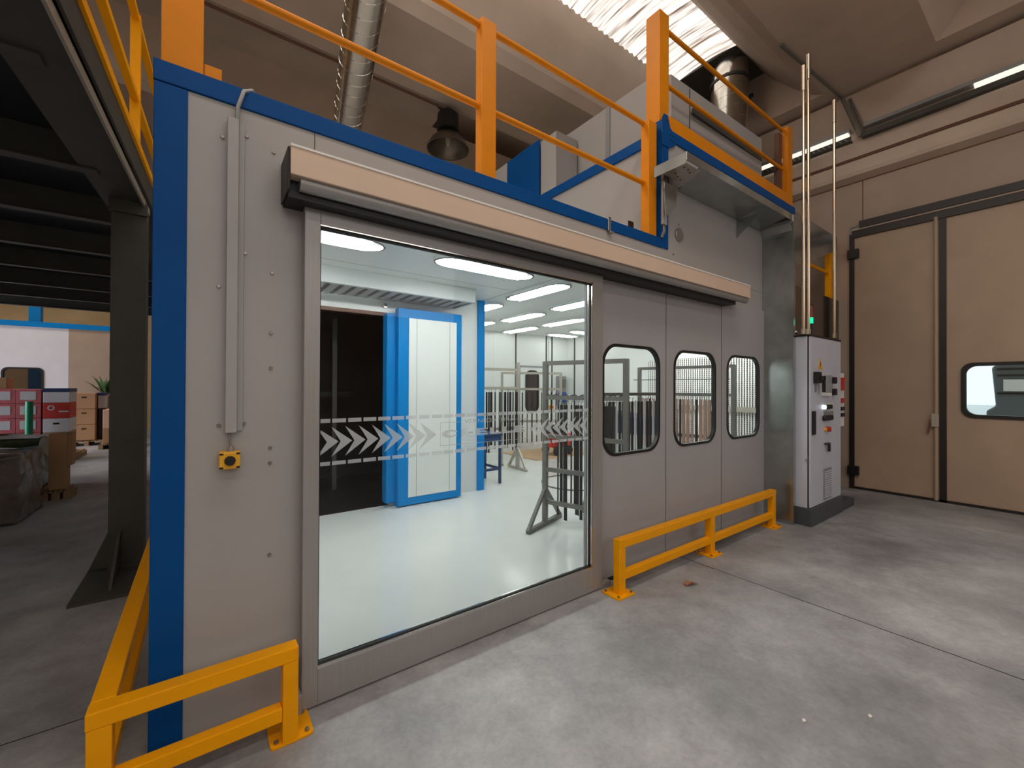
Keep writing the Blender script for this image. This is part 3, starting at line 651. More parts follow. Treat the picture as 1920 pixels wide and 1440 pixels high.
# table, bin, compressor, plywood, hose
t = thing('work_table', 'small navy steel table half hidden behind the blue corner post', 'table', (3.6, 5.75, 0))
MB().box(3.42, 3.86, 5.50, 6.0, 0.77, 0.80).box(3.44, 3.84, 5.52, 5.55, 0.68, 0.77).box(3.82, 3.85, 5.52, 5.98, 0.68, 0.77).build('top', 'navy', t)
for x, y in ((3.45, 5.53), (3.83, 5.53), (3.45, 5.97), (3.83, 5.97)): MB().box(x-0.018, x+0.018, y-0.018, y+0.018, 0.004, 0.77).build('leg', 'navy', t)
MB().box(3.45, 3.83, 5.52, 5.54, 0.22, 0.26).box(3.82, 3.84, 5.53, 5.97, 0.22, 0.26).build('stretcher', 'navy', t)
b = thing('parts_bin', 'navy blue parts bin on legs behind the hanging slats', 'bin', (5.95, 4.5, 0))
MB().prism([(4.15, 0.78), (5.0, 0.78), (5.0, 1.12), (4.15, 1.04)], 'x', 5.6, 6.2).build('tray', 'navy', b)
for x, y in ((5.65, 4.2), (6.15, 4.2), (5.65, 4.95), (6.15, 4.95)): MB().box(x-0.02, x+0.02, y-0.02, y+0.02, 0.004, 0.78).build('leg', 'navy', b)
tag(MB().box(5.6, 7.4, 6.75, 8.0, 0.005, 0.025).build('plywood_sheet', 'wood', None), 'tan plywood sheet lying on the white floor by the back wall', 'board')
c = thing('compressor_cart', 'red machine cart with black wheels standing on the plywood sheet', 'cart', (6.35, 7.0, 0.025))
MB().box(6.2, 6.75, 6.9, 7.25, 0.2, 0.5).build('body', 'red', c, 0.03)
MB().box(6.25, 6.6, 6.95, 7.2, 0.5, 0.68).build('engine', 'partblack', c, 0.04)
for x in (6.30, 6.66): MB().tube([(x, 6.86, 0.125), (x, 6.9, 0.125)], 0.1, 16).build('wheel', 'black', c)
for x in (6.30, 6.66): MB().tube([(x, 7.25, 0.125), (x, 7.29, 0.125)], 0.1, 16).build('wheel', 'black', c)
MB().tube([(6.3, 6.97, 0.66), (6.3, 6.88, 0.8), (6.58, 6.88, 0.8), (6.58, 6.97, 0.66)], 0.014, 8).build('handle', 'rackgrey', c)
tag(MB().tube([(4.85+0.55*math.cos(2*PI*k/36), 4.85+0.55*math.sin(2*PI*k/36), 0.016) for k in range(36)]+[(5.4, 4.85, 0.016)], 0.011, 6).build('floor_hose', 'rackgrey', None, smooth=True), 'thin grey hose looped on the white floor behind the rack', 'hose')

# ================================================================== SLIDING GLASS DOOR
d = thing('door_2', 'large sliding glass door with brushed metal frame and frosted arrow film', 'door', (1.42, 2.2, 0), None, 'structure')
Y0, Y1 = 2.19, 2.24
MB().box(0.385, 0.455, Y0, Y1, 0.012, 2.45).build('stile', 'alu', d, 0.002)
MB().box(2.37, 2.475, Y0, Y1, 0.012, 2.45).build('stile', 'alu', d, 0.002)
MB().box(0.455, 2.37, Y0, Y1, 2.335, 2.45).build('top_rail', 'alu', d, 0.002)
MB().box(0.455, 2.37, Y0, Y1, 0.012, 0.185).build('bottom_rail', 'alu', d, 0.002)
MB().box(0.455, 2.37, Y0+0.004, Y1, 0.185, 0.198).box(2.357, 2.37, Y0+0.004, Y1, 0.198, 2.335).box(0.455, 2.37, Y0+0.004, Y1, 2.328, 2.335).build('glazing_bead', 'chrome', d)
MB().box(0.46, 2.357, 2.206, 2.222, 0.198, 0.204).box(0.456, 0.461, 2.206, 2.222, 0.2, 2.328).box(2.350, 2.357, 2.206, 2.222, 0.2, 2.328).box(0.46, 2.357, 2.206, 2.222, 2.318, 2.328).build('glazing_gasket', 'black', d)
mb = MB(); mb.quad((0.46, 2.216, 0.2), (2.357, 2.216, 0.2), (2.357, 2.216, 2.33), (0.46, 2.216, 2.33)); mb.build('pane', 'glass', d)
MB().box(2.475, 2.48, 2.205, 2.25, 0.03, 2.44).build('brush_seal', 'black', d)
# frosted film on the pane
FY = 2.2145
def dash(z0, z1):
    m = MB(); x = 0.519; m.quad((0.465, FY, z0), (0.51, FY, z0), (0.51, FY, z1), (0.465, FY, z1))
    while x < 2.33:
        e_ = min(x+0.066, 2.345); m.quad((x, FY, z0), (e_, FY, z0), (e_, FY, z1), (x, FY, z1)); x += 0.0768
    return m
dash(1.366, 1.386).build('dashed_film', 'film', d); dash(1.155, 1.174).build('dashed_film', 'film', d)
ch = MB()
for k in range(-1, 8):
    x = 0.514+0.0672*k
    P = [(x, 1.347), (x+0.102, 1.271), (x, 1.196), (x+0.046, 1.271)]
    if k == -1: P = [(0.465, 1.332), (0.55, 1.271), (0.465, 1.208), (0.465, 1.225), (0.495, 1.271), (0.465, 1.318)]
    ch.quad(*[(a, FY, b) for a, b in P])
ch.build('arrow_film', 'film', d)
ch = MB()
for k in range(0, 8):
    x = 1.886+0.067*k
    P = [(x, 1.336), (x-0.106, 1.262), (x, 1.185), (x-0.052, 1.262)]
    ch.quad(*[(min(a, 2.348), FY, b) for a, b in P])
ch.build('arrow_film', 'film', d)
fr = MB()
for a, b, z0, z1 in ((1.111, 1.247, 1.335, 1.338), (1.655, 1.76, 1.335, 1.338), (1.111, 1.76, 1.202, 1.205)): fr.quad((a, FY, z0), (b, FY, z0), (b, FY, z1), (a, FY, z1))
for a in (1.111, 1.757): fr.quad((a, FY, 1.205), (a+0.003, FY, 1.205), (a+0.003, FY, 1.335), (a, FY, 1.335))
fr.build('frame_film', 'film', d)
text('lettering_small', 'VERNICIATURA', 1.272, 1.645, 1.326, 1.350, FY, 'film', d)
lt = MB()
def R_(a, b, z0, z1): lt.quad((a, FY, z0), (b, FY, z0), (b, FY, z1), (a, FY, z1))
# wide block capitals C I - E L L E
zb, zt = 1.249, 1.292
n_ = 18; out_ = []; inn = []
for k in range(n_+1):
    a = math.radians(28+304*k/n_); out_.append((1.178+0.055*math.cos(a), (zb+zt)/2+0.0235*math.sin(a))); inn.append((1.185+0.026*math.cos(a), (zb+zt)/2+0.011*math.sin(a)))
for k in range(n_): lt.quad(*[(a, FY, b) for a, b in (out_[k], out_[k+1], inn[k+1], inn[k])])
R_(1.25, 1.28, zb, zt); R_(1.296, 1.332, 1.263, 1.274)
def E_(x): R_(x, x+0.034, zb, zt); R_(x+0.034, x+0.088, zb, zb+0.0105); R_(x+0.034, x+0.083, 1.2655, 1.2755); R_(x+0.034, x+0.088, zt-0.0105, zt)
def L_(x): R_(x, x+0.034, zb, zt); R_(x+0.034, x+0.085, zb, zb+0.012)
E_(1.351); L_(1.457); L_(1.552); E_(1.648)
lt.build('lettering', 'film', d)
t = tag(MB().box(0.352, 0.383, 2.17, 2.262, 0.0, 0.105).build('door_guide', 'alu', None, 0.003), 'small stainless guide block on the floor under the edge of the glass door', 'door guide')
tag(MB().box(2.47, 2.58, 2.19, 2.24, 0.0, 0.04).build('door_guide', 'alu', None, 0.004), 'low metal floor stop between the glass door and the yellow guard rail', 'door stop')
# header box with the running track
h = thing('door_track_cover', 'long cream cover box of the sliding door track over the glass door', 'track cover', (2.44, 2.1, 2.42))
MB().prism([(2.05, 2.478), (2.262, 2.478), (2.262, 2.625), (2.05, 2.607)], 'x', 0.302, 4.576).build('cover', 'header', h, 0.003)
MB().box(0.302, 4.576, 2.046, 2.056, 2.600, 2.610).build('edge_highlight', 'partwhite', h)  # white strip added to paint the lit top edge of the cover
MB().box(0.292, 0.302, 2.058, 2.262, 2.41, 2.60).build('end_cap', 'black', h, 0.003)
MB().box(0.302, 4.4, 2.115, 2.262, 2.40, 2.478).build('track', 'black', h)
MB().tube([(0.345, 2.098, 2.462), (4.572, 2.098, 2.462)], 0.034, 14).build('lower_profile', 'alu', h, smooth=True)
# cable cover, cable and button
c = tag(MB().box(0.079, 0.122, 2.225, W, 1.34, 2.735).box(0.122, 0.146, 2.258, W, 1.345, 2.735).build('cable_cover', 'cream', None, 0.003), 'tall narrow cream cable cover screwed to the wall near the blue column', 'cable cover')
tag(MB().tube([(0.115, 2.245, 2.72), (0.118, 2.245, 2.80), (0.14, 2.25, 2.88), (0.175, 2.28, 2.915), (0.21, 2.34, 2.912)], 0.009, 8).build('power_cable', 'louvre', None, smooth=True), 'grey cable bending over the blue beam into the cable cover', 'cable')
b = thing('push_button_box', 'yellow box with round black push button under the cable cover', 'button', (0.097, 2.23, 1.18))
MB().box(0.058, 0.135, 2.205, W, 1.184, 1.258).build('case', 'signyellow', b, 0.005)
MB().tube([(0.097, 2.207, 1.221), (0.097, 2.185, 1.221)], [0.0215, 0.019], 18).build('button', 'black', b, smooth=True)
for x in (0.066, 0.127):
    for z in (1.191, 1.251): MB().box(x-0.007, x+0.007, 2.2035, 2.206, z-0.004, z+0.004).build('slot', 'black', b)
MB().tube([(0.102, 2.235, 1.258), (0.102, 2.235, 1.283)], 0.012, 10).build('cable_gland', 'louvre', b, smooth=True)
MB().tube([(0.102, 2.235, 1.28), (0.097, 2.24, 1.31), (0.095, 2.245, 1.345)], 0.004, 6).build('cable', 'rackgrey', b)
cl = tag(MB().box(2.60, 2.635, 2.245, 2.262, 2.80, 2.91).box(2.60, 2.635, 2.245, 2.32, 2.90, 2.912).box(2.615, 2.66, 2.235, 2.262, 2.785, 2.80).build('beam_clamp', 'galv', None, 0.003), 'small metal clamp hooked over the blue beam above the door track', 'clamp')
tag(MB().tube([(3.62, W-0.002, 2.99), (3.62, W-0.016, 2.99)], 0.062, 20).build('wall_flange', 'galv', None, 0.004), 'round metal flange on the booth wall under the galvanised canopy', 'flange')

# ================================================================== GALVANISED CANOPY AND POST
g = thing('steel_canopy', 'galvanised sheet canopy and post around the end of the sliding door wall', 'canopy', (5.37, 2.1, 0))
CZ = 3.44
MB().quad((3.42, 1.95, CZ), (5.36, 1.95, CZ), (5.37, W, 3.40), (3.60, W, 3.40)).quad((3.42, 1.95, CZ+.004), (5.36, 1.95, CZ+.004), (5.37, W, 3.404), (3.60, W, 3.404)).build('soffit', 'galv', g)
MB().box(3.22, 5.40, 1.945, 1.953, CZ-0.004, CZ+0.07).build('front_lip', 'galv', g, 0.002)
MB().box(3.216, 3.222, 1.95, 2.255, CZ-0.03, CZ+0.065).build('side_lip', 'galv', g)
MB().prism([(3.22, 1.955), (3.44, 1.955), (3.60, W), (3.22, 2.255)], 'z', CZ-0.03, CZ-0.024).build('bracket', 'duct', g)  # brighter steel puts this plate's reflection into its colour
for x, y in ((3.27, 2.0), (3.33, 2.0), (3.39, 2.02), (3.30, 2.1), (3.37, 2.12), (3.44, 2.14)): MB().tube([(x, y, CZ-0.032), (x, y, CZ-0.029)], 0.008, 8).build('bolt_hole', 'black', g)
MB().prism([(3.29, 3.38), (3.50, 3.38), (3.47, 3.20), (3.31, 3.06)], 'y', 2.205, 2.209).build('gusset', 'galv', g)
MB().prism([(2.268, 3.40), (2.02, 3.40), (2.268, 3.20)], 'x', 4.74, 4.744).build('gusset', 'galv', g)
MB().box(5.365, 5.372, 1.945, 2.30, 0.0, 3.42).build('post_side', 'galv', g)
MB().box(5.366, 5.42, 1.94, 1.948, 0.0, 3.51).build('post_lip', 'galv', g)
MB().box(5.372, 5.40, 2.24, 2.30, 0.0, 2.35).build('edge_seal', 'black', g)
cf = MB()
for k in range(6):
    a0, a1 = PI/2*k/6, PI/2*(k+1)/6
    p = [(5.365-0.12+0.12*math.sin(a), 3.42-0.12+0.12*math.cos(a)) for a in (a0, a1)]
    cf.quad((p[0][0], 1.95, p[0][1]), (p[1][0], 1.95, p[1][1]), (p[1][0], W, p[1][1]), (p[0][0], W, p[0][1]))
cf.build('corner_bend', 'galv', g, smooth=True)
MB().prism([(5.41, 3.90), (7.9, 3.88), (7.9, 3.68), (6.5, 3.22), (5.41, 3.0)], 'y', 2.262, 2.27).build('end_gusset', 'galv', g)

# ================================================================== RAILINGS ON THE BOOTH ROOF
r = thing('roof_railing', 'orange yellow safety railing on the roof edge above the glass door', 'railing', (1.5, 2.35, 2.9))
MB().box(-0.153, -0.008, 2.31, 2.45, 2.9, 4.1).build('post', 'orange', r, 0.004)
MB().box(-0.005, 0.06, 2.32, 2.40, 2.9, 2.985).build('post_foot', 'orange', r, 0.003)
MB().box(1.45, 1.565, 2.32, 2.395, 2.9, 3.97).build('post', 'orange', r, 0.004)
MB().box(3.20, 3.315, 2.30, 2.385, 2.9, 3.95).build('post', 'orange', r, 0.004)
for z in (3.40, 3.94): MB().tube([(-0.05, 2.36, z), (3.25, 2.36, z)], 0.021, 12).build('rail', 'orange', r, smooth=True)
r = thing('roof_railing', 'orange yellow railing with toe board on the raised plenum above the galvanised canopy', 'railing', (4.8, 2.35, 3.93))
MB().box(3.375, 3.52, 2.31, 2.46, 3.94, 5.05).build('post', 'orange', r, 0.004)
MB().box(3.50, 6.29, 2.285, 2.30, 3.945, 4.085).build('toe_board', 'orange', r, 0.002)
MB().box(6.16, 6.30, 2.29, 2.36, 3.945, 4.99).build('post', 'orange', r, 0.003)
MB().box(6.06, 6.16, 2.36, 2.42, 4.05, 4.9).build('post_stiffener', 'browngroove', r, 0.003)
for z in (4.44, 4.96): MB().tube([(3.45, 2.36, z), (6.22, 2.36, z)], 0.021, 12).build('rail', 'orange', r, smooth=True)
r = thing('roof_railing', 'yellow railing on the roof edge over the stainless wall, near the gate', 'railing', (7.2, 2.36, 2.93))
MB().box(7.83, 8.05, 2.33, 2.40, 2.93, 3.93).build('post', 'yellow', r, 0.004)
MB().box(6.3, 8.05, 2.325, 2.345, 3.90, 3.945).build('rail', 'yellow', r)
MB().tube([(6.3, 2.36, 3.34), (7.9, 2.36, 3.34)], 0.022, 10).build('rail', 'yellow', r, smooth=True)
MB().tube([(6.3, 2.9, 3.34), (7.0, 2.9, 3.34)], 0.03, 10).build('rail', 'browngroove', r, smooth=True)
t = tag(MB().tube([(2.62, 2.92, 2.9), (2.62, 2.92, 3.14), (2.66, 2.92, 3.19), (2.84, 2.92, 3.22), (2.92, 2.92, 3.20), (2.95, 2.92, 3.12), (2.95, 2.92, 2.9)], 0.022, 10).build('grab_handle', 'orange', None, smooth=True), 'bent yellow grab handle sticking up behind the blue roof edge', 'handle')
a = thing('air_handling_unit', 'large cream air handling box with chamfered corner on the booth plenum', 'air handling unit', (4.8, 3.4, 3.86))
MB().prism([(3.72, 2.62), (3.85, 2.50), (5.80, 2.46), (5.80, 4.25), (3.72, 4.05)], 'z', 3.862, 4.76).build('casing', 'cream', a)
MB().box(4.17, 4.173, 2.485, 2.496, 3.9, 4.74).build('panel_seam', 'darksteel', a)
MB().box(4.18, 5.79, 2.452, 2.472, 4.47, 4.52).build('side_recess', 'darksteel', a)
MB().box(3.708, 3.722, 3.19, 3.25, 3.9, 4.74).build('panel_joint', 'louvre', a)
u = thing('filter_housing', 'cream housing with tall blue door on the booth roof', 'housing', (3.6, 4.6, 2.9))
MB().box(3.36, 4.2, 5.37, 5.9, 2.902, 4.59).box(3.36, 3.70, 3.70, 5.37, 3.862, 4.59).build('casing', 'cream', u)
MB().box(3.30, 3.328, 3.96, 4.62, 2.902, 4.585).build('door', 'blue', u, 0.003)
MB().box(3.335, 3.358, 3.68, 3.955, 3.91, 4.56).build('side_panel', 'cream', u)
MB().box(3.305, 3.328, 4.63, 5.9, 2.902, 4.585).build('side_panel', 'cream', u)
MB().box(3.285, 3.30, 4.38, 4.42, 3.25, 3.42).build('door_handle', 'black', u)
j = thing('junction_box', 'small white junction box behind the yellow post on the booth roof edge', 'junction box', (3.1, 2.5, 2.9))
MB().box(2.92, 3.18, 2.45, 2.6, 2.9, 3.02).build('case', 'cab', j, 0.003); MB().box(3.10, 3.17, 2.44, 2.45, 2.95, 3.06).build('switch', 'black', j)
k = thing('cable_trunking', 'short cream trunking with loose cables on the blue roof column', 'trunking', (3.36, 2.25, 3.0))
MB().box(3.325, 3.385, 2.235, 2.26, 3.02, 3.42).build('cover', 'cream', k, 0.002)
for i in range(3): MB().tube([(3.345+0.012*i, 2.25, 3.04), (3.34+0.012*i, 2.245, 2.96), (3.31+0.01*i, 2.25, 2.90)], 0.005, 6).build('cable', 'rackgrey', k, smooth=True)

# spiral ducts
def spiral(name, label, pts, rad, nring):
    t = thing(name, label, 'duct', pts[0]); P = [Vector(p) for p in pts]
    MB().tube(P, rad, 28).build('pipe', 'duct', t, smooth=True)
    a, b = P[0], P[-1]; dd = (b-a); u = dd.normalized(); s = u.cross(Vector((0, 0, 1))) if abs(u.z) < 0.9 else Vector((1, 0, 0)); s.normalize(); q = u.cross(s)
    turns = nring; hel = []
    for i in range(turns*20+1):
        an = 2*PI*i/20; c = a+dd*(i/(turns*20)); hel.append(c+(s*math.cos(an)+q*math.sin(an))*(rad))
    MB().tube(hel, 0.0035, 5).build('spiral_seam', 'duct', t, smooth=True)
    return t, a, b
t, a_, b_ = spiral('spiral_duct', 'shiny spiral ventilation duct crossing behind the railing over the door', [(1.58, 6.2, 4.82), (1.02, 3.0, 5.18)], 0.175, 20)
dv = (b_-a_).normalized()
MB().tube([a_-dv*0.22, a_-dv*0.02], [0.17, 0.19], 24).build('collar', 'duct', t, smooth=True)
t, a_, b_ = spiral('spiral_duct', 'wide spiral exhaust duct rising behind the air handling box to the roof', [(7.1, 3.52, 2.9), (7.1, 3.52, 6.94)], 0.285, 22)
MB().tube([(7.1, 3.52, 6.62), (7.1, 3.52, 6.66)], 0.30, 28).build('clamp_ring', 'darksteel', t, smooth=True)
b = thing('duct_bracket', 'dark angle bracket holding the wide exhaust duct below the roof', 'bracket', (7.42, 3.6, 6.5))
MB().bar((7.46, 3.3, 6.5), (7.46, 4.25, 6.5), 0.05, 0.05).build('arm', 'darksteel', b); MB().bar((7.5, 3.35, 6.46), (7.5, 4.2, 6.46), 0.03, 0.03).build('arm', 'galv', b)
MB().tube([(7.42, 3.6, 6.52), (7.42, 3.6, 6.72)], 0.04, 10).build('anchor', 'chrome', b)

# high bay lamp and its cable under the roof rib
LY = 6.15
l = thing('high_bay_lamp', 'dark bell shaped factory lamp hanging under the roof behind the railing', 'lamp', (3.2, LY, 5.4))
MB().tube([(3.20, LY, 6.02), (3.20, LY, 5.98), (3.20, LY, 5.72), (3.20, LY, 5.68)], [0.13, 0.17, 0.18, 0.12], 20).build('ballast_housing', 'black', l, smooth=True)
m = MB(); n = 28; prof = [(0.10, 5.69), (0.19, 5.64), (0.28, 5.55), (0.33, 5.46), (0.345, 5.42), (0.325, 5.425), (0.31, 5.46), (0.26, 5.54), (0.17, 5.62), (0.08, 5.66)]
for rr, z in prof:
    for i in range(n): m.v.append((3.2+rr*math.cos(2*PI*i/n), LY+rr*math.sin(2*PI*i/n), z))
for q in range(len(prof)-1):
    for i in range(n): m.f.append((q*n+i, q*n+(i+1) % n, (q+1)*n+(i+1) % n, (q+1)*n+i))
m.build('reflector', mat('lamp_reflector', (110, 100, 90), 0.3, 0.7, 0.05), l, smooth=True)
MB().tube([(3.2, LY, 5.66), (3.2, LY, 5.56), (3.2, LY, 5.48)], [0.035, 0.05, 0.02], 12).build('bulb', mat('lamp_bulb', (200, 190, 170), 0.2), l, smooth=True)
MB().bar((3.2, LY, 6.0), (3.2, LY, 6.1), 0.05, 0.05).bar((3.02, LY, 6.06), (3.38, LY, 6.06), 0.05, 0.04).build('hanger', 'zinc', l)
tag(MB().tube([(-6, 6.17, 6.085), (3.1, 6.17, 6.085)], 0.02, 8).build('lamp_cable', 'browngroove', None), 'dark cable running along the roof rib to the factory lamp', 'cable')

# strip lights, trays and conduit above the gate
def strip_light(label, y0, y1, h1=None):
    t = thing('strip_light', label, 'light', (8.0, (y0+y1)/2, 5.42), 'fluorescent strips above the gate')
    MB().box(7.95, 8.05, y0, h1 or y1, 5.47, 5.52).build('housing', 'louvre', t)
    MB().box(7.955, 8.045, y0+0.02, y1-0.02, 5.44, 5.47).build('diffuser', 'halllamp', t)
strip_light('lit fluorescent strip under the roof beam, behind the three thin pipes', 2.12, 3.9)
t = strip_light('long fluorescent strip under the roof beam above the gate', -1.6, 0.85, 1.95)
tr = thing('cable_tray', 'dark perforated cable tray running below the fluorescent strips', 'cable tray', (8.02, 1.0, 5.3))
MB().box(7.97, 8.06, -4, 1.98, 5.33, 5.335).box(7.965, 7.97, -4, 1.98, 5.33, 5.40).build('tray', 'darksteel', tr)
MB().box(7.97, 8.06, 2.1, 4.5, 5.33, 5.335).box(7.965, 7.97, 2.1, 4.5, 5.33, 5.40).build('tray', 'darksteel', tr)
hm = MB()
for y in [2.15+0.07*i for i in range(30)]: hm.bar((7.962, y, 5.345), (7.962, y+0.035, 5.385), 0.004, 0.018, (1, 0, 0))
hm.build('perforation', 'halllamp' if False else 'partwhite', tr)['kind'] = 'stuff'
c = thing('roof_conduit', 'dark conduit dropping from the roof across the beam to the cable tray', 'conduit', (7.7, 2.05, 5.6))
MB().bar((6.1, 2.35, 6.06), (7.9, 2.20, 6.02), 0.035, 0.03).build('run', 'rackgrey', c); MB().bar((7.92, 2.2, 6.02), (8.0, 2.0, 5.36), 0.05, 0.04).build('drop', 'rackgrey', c); MB().bar((7.99, 2.12, 6.0), (8.04, 1.96, 5.45), 0.03, 0.03).build('drop', 'rackgrey', c)

# ================================================================== CONTROL CABINET
CF = 1.81
c = thing('control_cabinet', 'tall light grey electrical cabinet with switches beside the galvanised post', 'cabinet', (5.95, 2.0, 0))
MB().box(5.45, 6.47, CF-0.02, 2.285, 0.0, 0.20).build('plinth', 'plinth', c, 0.006)
MB().box(5.46, 6.46, CF+0.028, 2.28, 0.20, 2.13).build('body', 'cab', c, 0.004)
MB().box(5.455, 6.465, CF-0.004, 2.285, 2.13, 2.15).build('roof_plate', 'black', c)
MB().box(5.465, 6.455, CF+0.018, CF+0.03, 0.205, 2.125).build('door_gasket', 'black', c)
dr = part(MB().box(5.475, 6.46, CF, CF+0.02, 0.205, 2.128).build('door', 'cab', c, 0.004))
part(dr)
y = CF
MB().box(5.50, 5.56, y-0.03, y, 1.02, 1.29).build('handle', 'black', dr, 0.012)
MB().prism([(5.69, 1.765), (5.83, 1.765), (5.757, 1.90)], 'y', y-0.003, y).build('warning_sign', 'signyellow', dr)
MB().prism([(5.765, 1.862), (5.742, 1.815), (5.756, 1.815), (5.748, 1.778), (5.776, 1.828), (5.762, 1.828)], 'y', y-0.0045, y-0.003).build('warning_bolt', 'black', dr)
MB().box(5.55, 5.66, y-0.05, y, 1.60, 1.73).build('main_switch', 'black', dr, 0.006)
MB().box(5.60, 5.72, y-0.07, y-0.045, 1.635, 1.685).box(5.67, 5.72, y-0.07, y-0.045, 1.50, 1.685).build('switch_lever', 'black', dr, 0.006)
MB().box(5.59, 5.64, y-0.004, y, 1.50, 1.59).build('name_plate', 'louvre', dr)
MB().box(5.90, 6.13, y-0.012, y, 1.49, 1.70).build('display', 'display', dr, 0.005)
MB().box(5.80, 6.03, y-0.035, y, 1.455, 1.49).build('display_ledge', 'partwhite', dr, 0.003)
for z in (1.64, 1.50): MB().box(6.11, 6.17, y-0.05, y, z-0.04, z+0.04).build('selector_switch', 'black', dr, 0.008)
MB().box(5.87, 6.19, y-0.003, y, 1.30, 1.37).build('button_plate', 'partwhite', dr)
for i, x in enumerate((5.83, 5.90, 5.97, 6.04)):
    MB().tube([(x, y-0.001, 1.325), (x, y-0.035, 1.325)], 0.026, 12).build('push_button', 'black' if i else 'whitelamp', dr)
MB().box(5.87, 6.19, y-0.003, y, 1.17, 1.27).build('button_plate', 'louvre', dr)
for x in (5.85, 5.92, 5.99, 6.06): MB().tube([(x, y-0.001, 1.195), (x, y-0.035, 1.195)], 0.03, 12).build('push_button', 'black', dr)
MB().tube([(5.91, y, 1.06), (5.91, y-0.02, 1.06)], 0.022, 12).build('push_button', 'signyellow', dr)
MB().tube([(5.97, y, 1.06), (5.97, y-0.04, 1.06)], 0.03, 14).build('emergency_button', 'red', dr)
MB().box(5.88, 6.01, y-0.03, y, 0.885, 0.90).box(5.93, 5.96, y-0.045, y-0.02, 0.80, 0.89).build('key_switch', 'black', dr, 0.004)
vg = part(MB().box(5.86, 6.10, y-0.012, y, 0.24, 0.60).build('vent_grille', 'louvre', c, 0.004))
lv = MB()
for i in range(12): lv.box(5.875, 6.085, y-0.016, y-0.012, 0.26+0.027*i, 0.275+0.027*i)
lv.build('grille_slats', 'cab', vg)
MB().tube([(5.455, 1.84, 0.74), (5.44, 1.84, 0.74)], 0.012, 8).build('side_latch', 'chrome', c)
s = thing('switch_box', 'small white switch box with red buttons mounted at the cabinet edge', 'switch box', (6.6, 1.95, 1.05))
MB().box(6.466, 6.66, 1.83, 1.98, 1.06, 1.74).build('case', 'partwhite', s, 0.006)
MB().box(6.50, 6.61, 1.81, 1.83, 1.52, 1.64).build('stop_switch', 'red', s, 0.005); MB().box(6.52, 6.54, 1.80, 1.83, 1.64, 1.68).box(6.57, 6.59, 1.80, 1.83, 1.64, 1.68).build('selector_knob', 'red', s)
MB().box(6.50, 6.62, 1.815, 1.83, 1.36, 1.42).build('button_row', 'red', s)
for z in (1.21, 1.29): MB().box(6.50, 6.62, 1.81, 1.83, z-0.025, z+0.02).build('button_row', 'black', s)
for x, z in ((6.655, 1.70), (6.655, 1.10)): MB().box(x, x+0.02, 1.84, 1.92, z-0.03, z+0.03).build('hinge', 'black', s)
tl = thing('signal_tower', 'slim signal tower on the cabinet with green lamp lit', 'signal lamp', (5.56, 1.83, 2.15))
MB().tube([(5.56, 1.84, 2.15), (5.56, 1.84, 2.28)], 0.022, 10).build('stem', 'black', tl)
MB().tube([(5.56, 1.84, 2.28), (5.56, 1.84, 2.345)], 0.027, 12).build('green_lens', 'greenlamp', tl)
MB().tube([(5.56, 1.84, 2.345), (5.56, 1.84, 2.41)], 0.027, 12).build('amber_lens', 'redlamp', tl)
MB().tube([(5.56, 1.84, 2.41), (5.56, 1.84, 2.475)], 0.027, 12).build('red_lens', 'redlamp', tl)
MB().tube([(5.56, 1.84, 2.475), (5.56, 1.84, 2.50)], [0.027, 0.015], 12).build('cap', 'black', tl)
for x, yy, z0, z1, lb in ((5.42, 1.86, 2.15, 5.17, 'thin steel pipe rising from the cabinet, shorter of the close pair'), (5.50, 1.84, 2.15, 5.32, 'thin steel pipe rising from the cabinet, taller of the close pair'), (6.33, 1.84, 2.17, 5.14, 'single thin steel pipe standing apart at the edge of the cabinet top')):
    p = thing('steel_pipe', lb, 'pipe', (x, yy, z0))
    MB().tube([(x, yy, z0), (x, yy, z1)], 0.016, 10).build('pipe', 'copperpipe', p, smooth=True)
    MB().tube([(x, yy, z1-0.28), (x, yy, z1-0.05), (x, yy, z1)], [0.022, 0.022, 0.026], 12).build('end_fitting', 'copperpipe', p, smooth=True)
    MB().tube([(x, yy, z0), (x, yy, z0+0.06)], 0.024, 10).build('gland', 'chrome', p, smooth=True)
v = thing('valve_pipe', 'short chrome pipe with ball ends on the cabinet top before the stainless wall', 'pipe', (5.5, 2.05, 2.15))
MB().tube([(5.50, 2.0, 2.15), (5.50, 2.0, 2.73)], 0.014, 10).build('pipe', 'chrome', v, smooth=True); MB().sphere((5.50, 2.0, 2.76), 0.03).build('ball', 'chrome', v, smooth=True); MB().sphere((5.53, 1.98, 2.19), 0.025).build('ball', 'chrome', v, smooth=True)
tag(MB().box(6.48, 6.95, 1.80, 2.28, 0.0, 0.10).build('floor_block', 'plinth', None, 0.006), 'low dark block on the floor behind the cabinet', 'block')
tag(MB().box(6.72, 6.80, 1.98, 2.29, 0.1, 1.0).build('cable_duct', 'blackpaint', None, 0.004), 'dark vertical cable duct in the gap between cabinet and gate', 'cable duct')

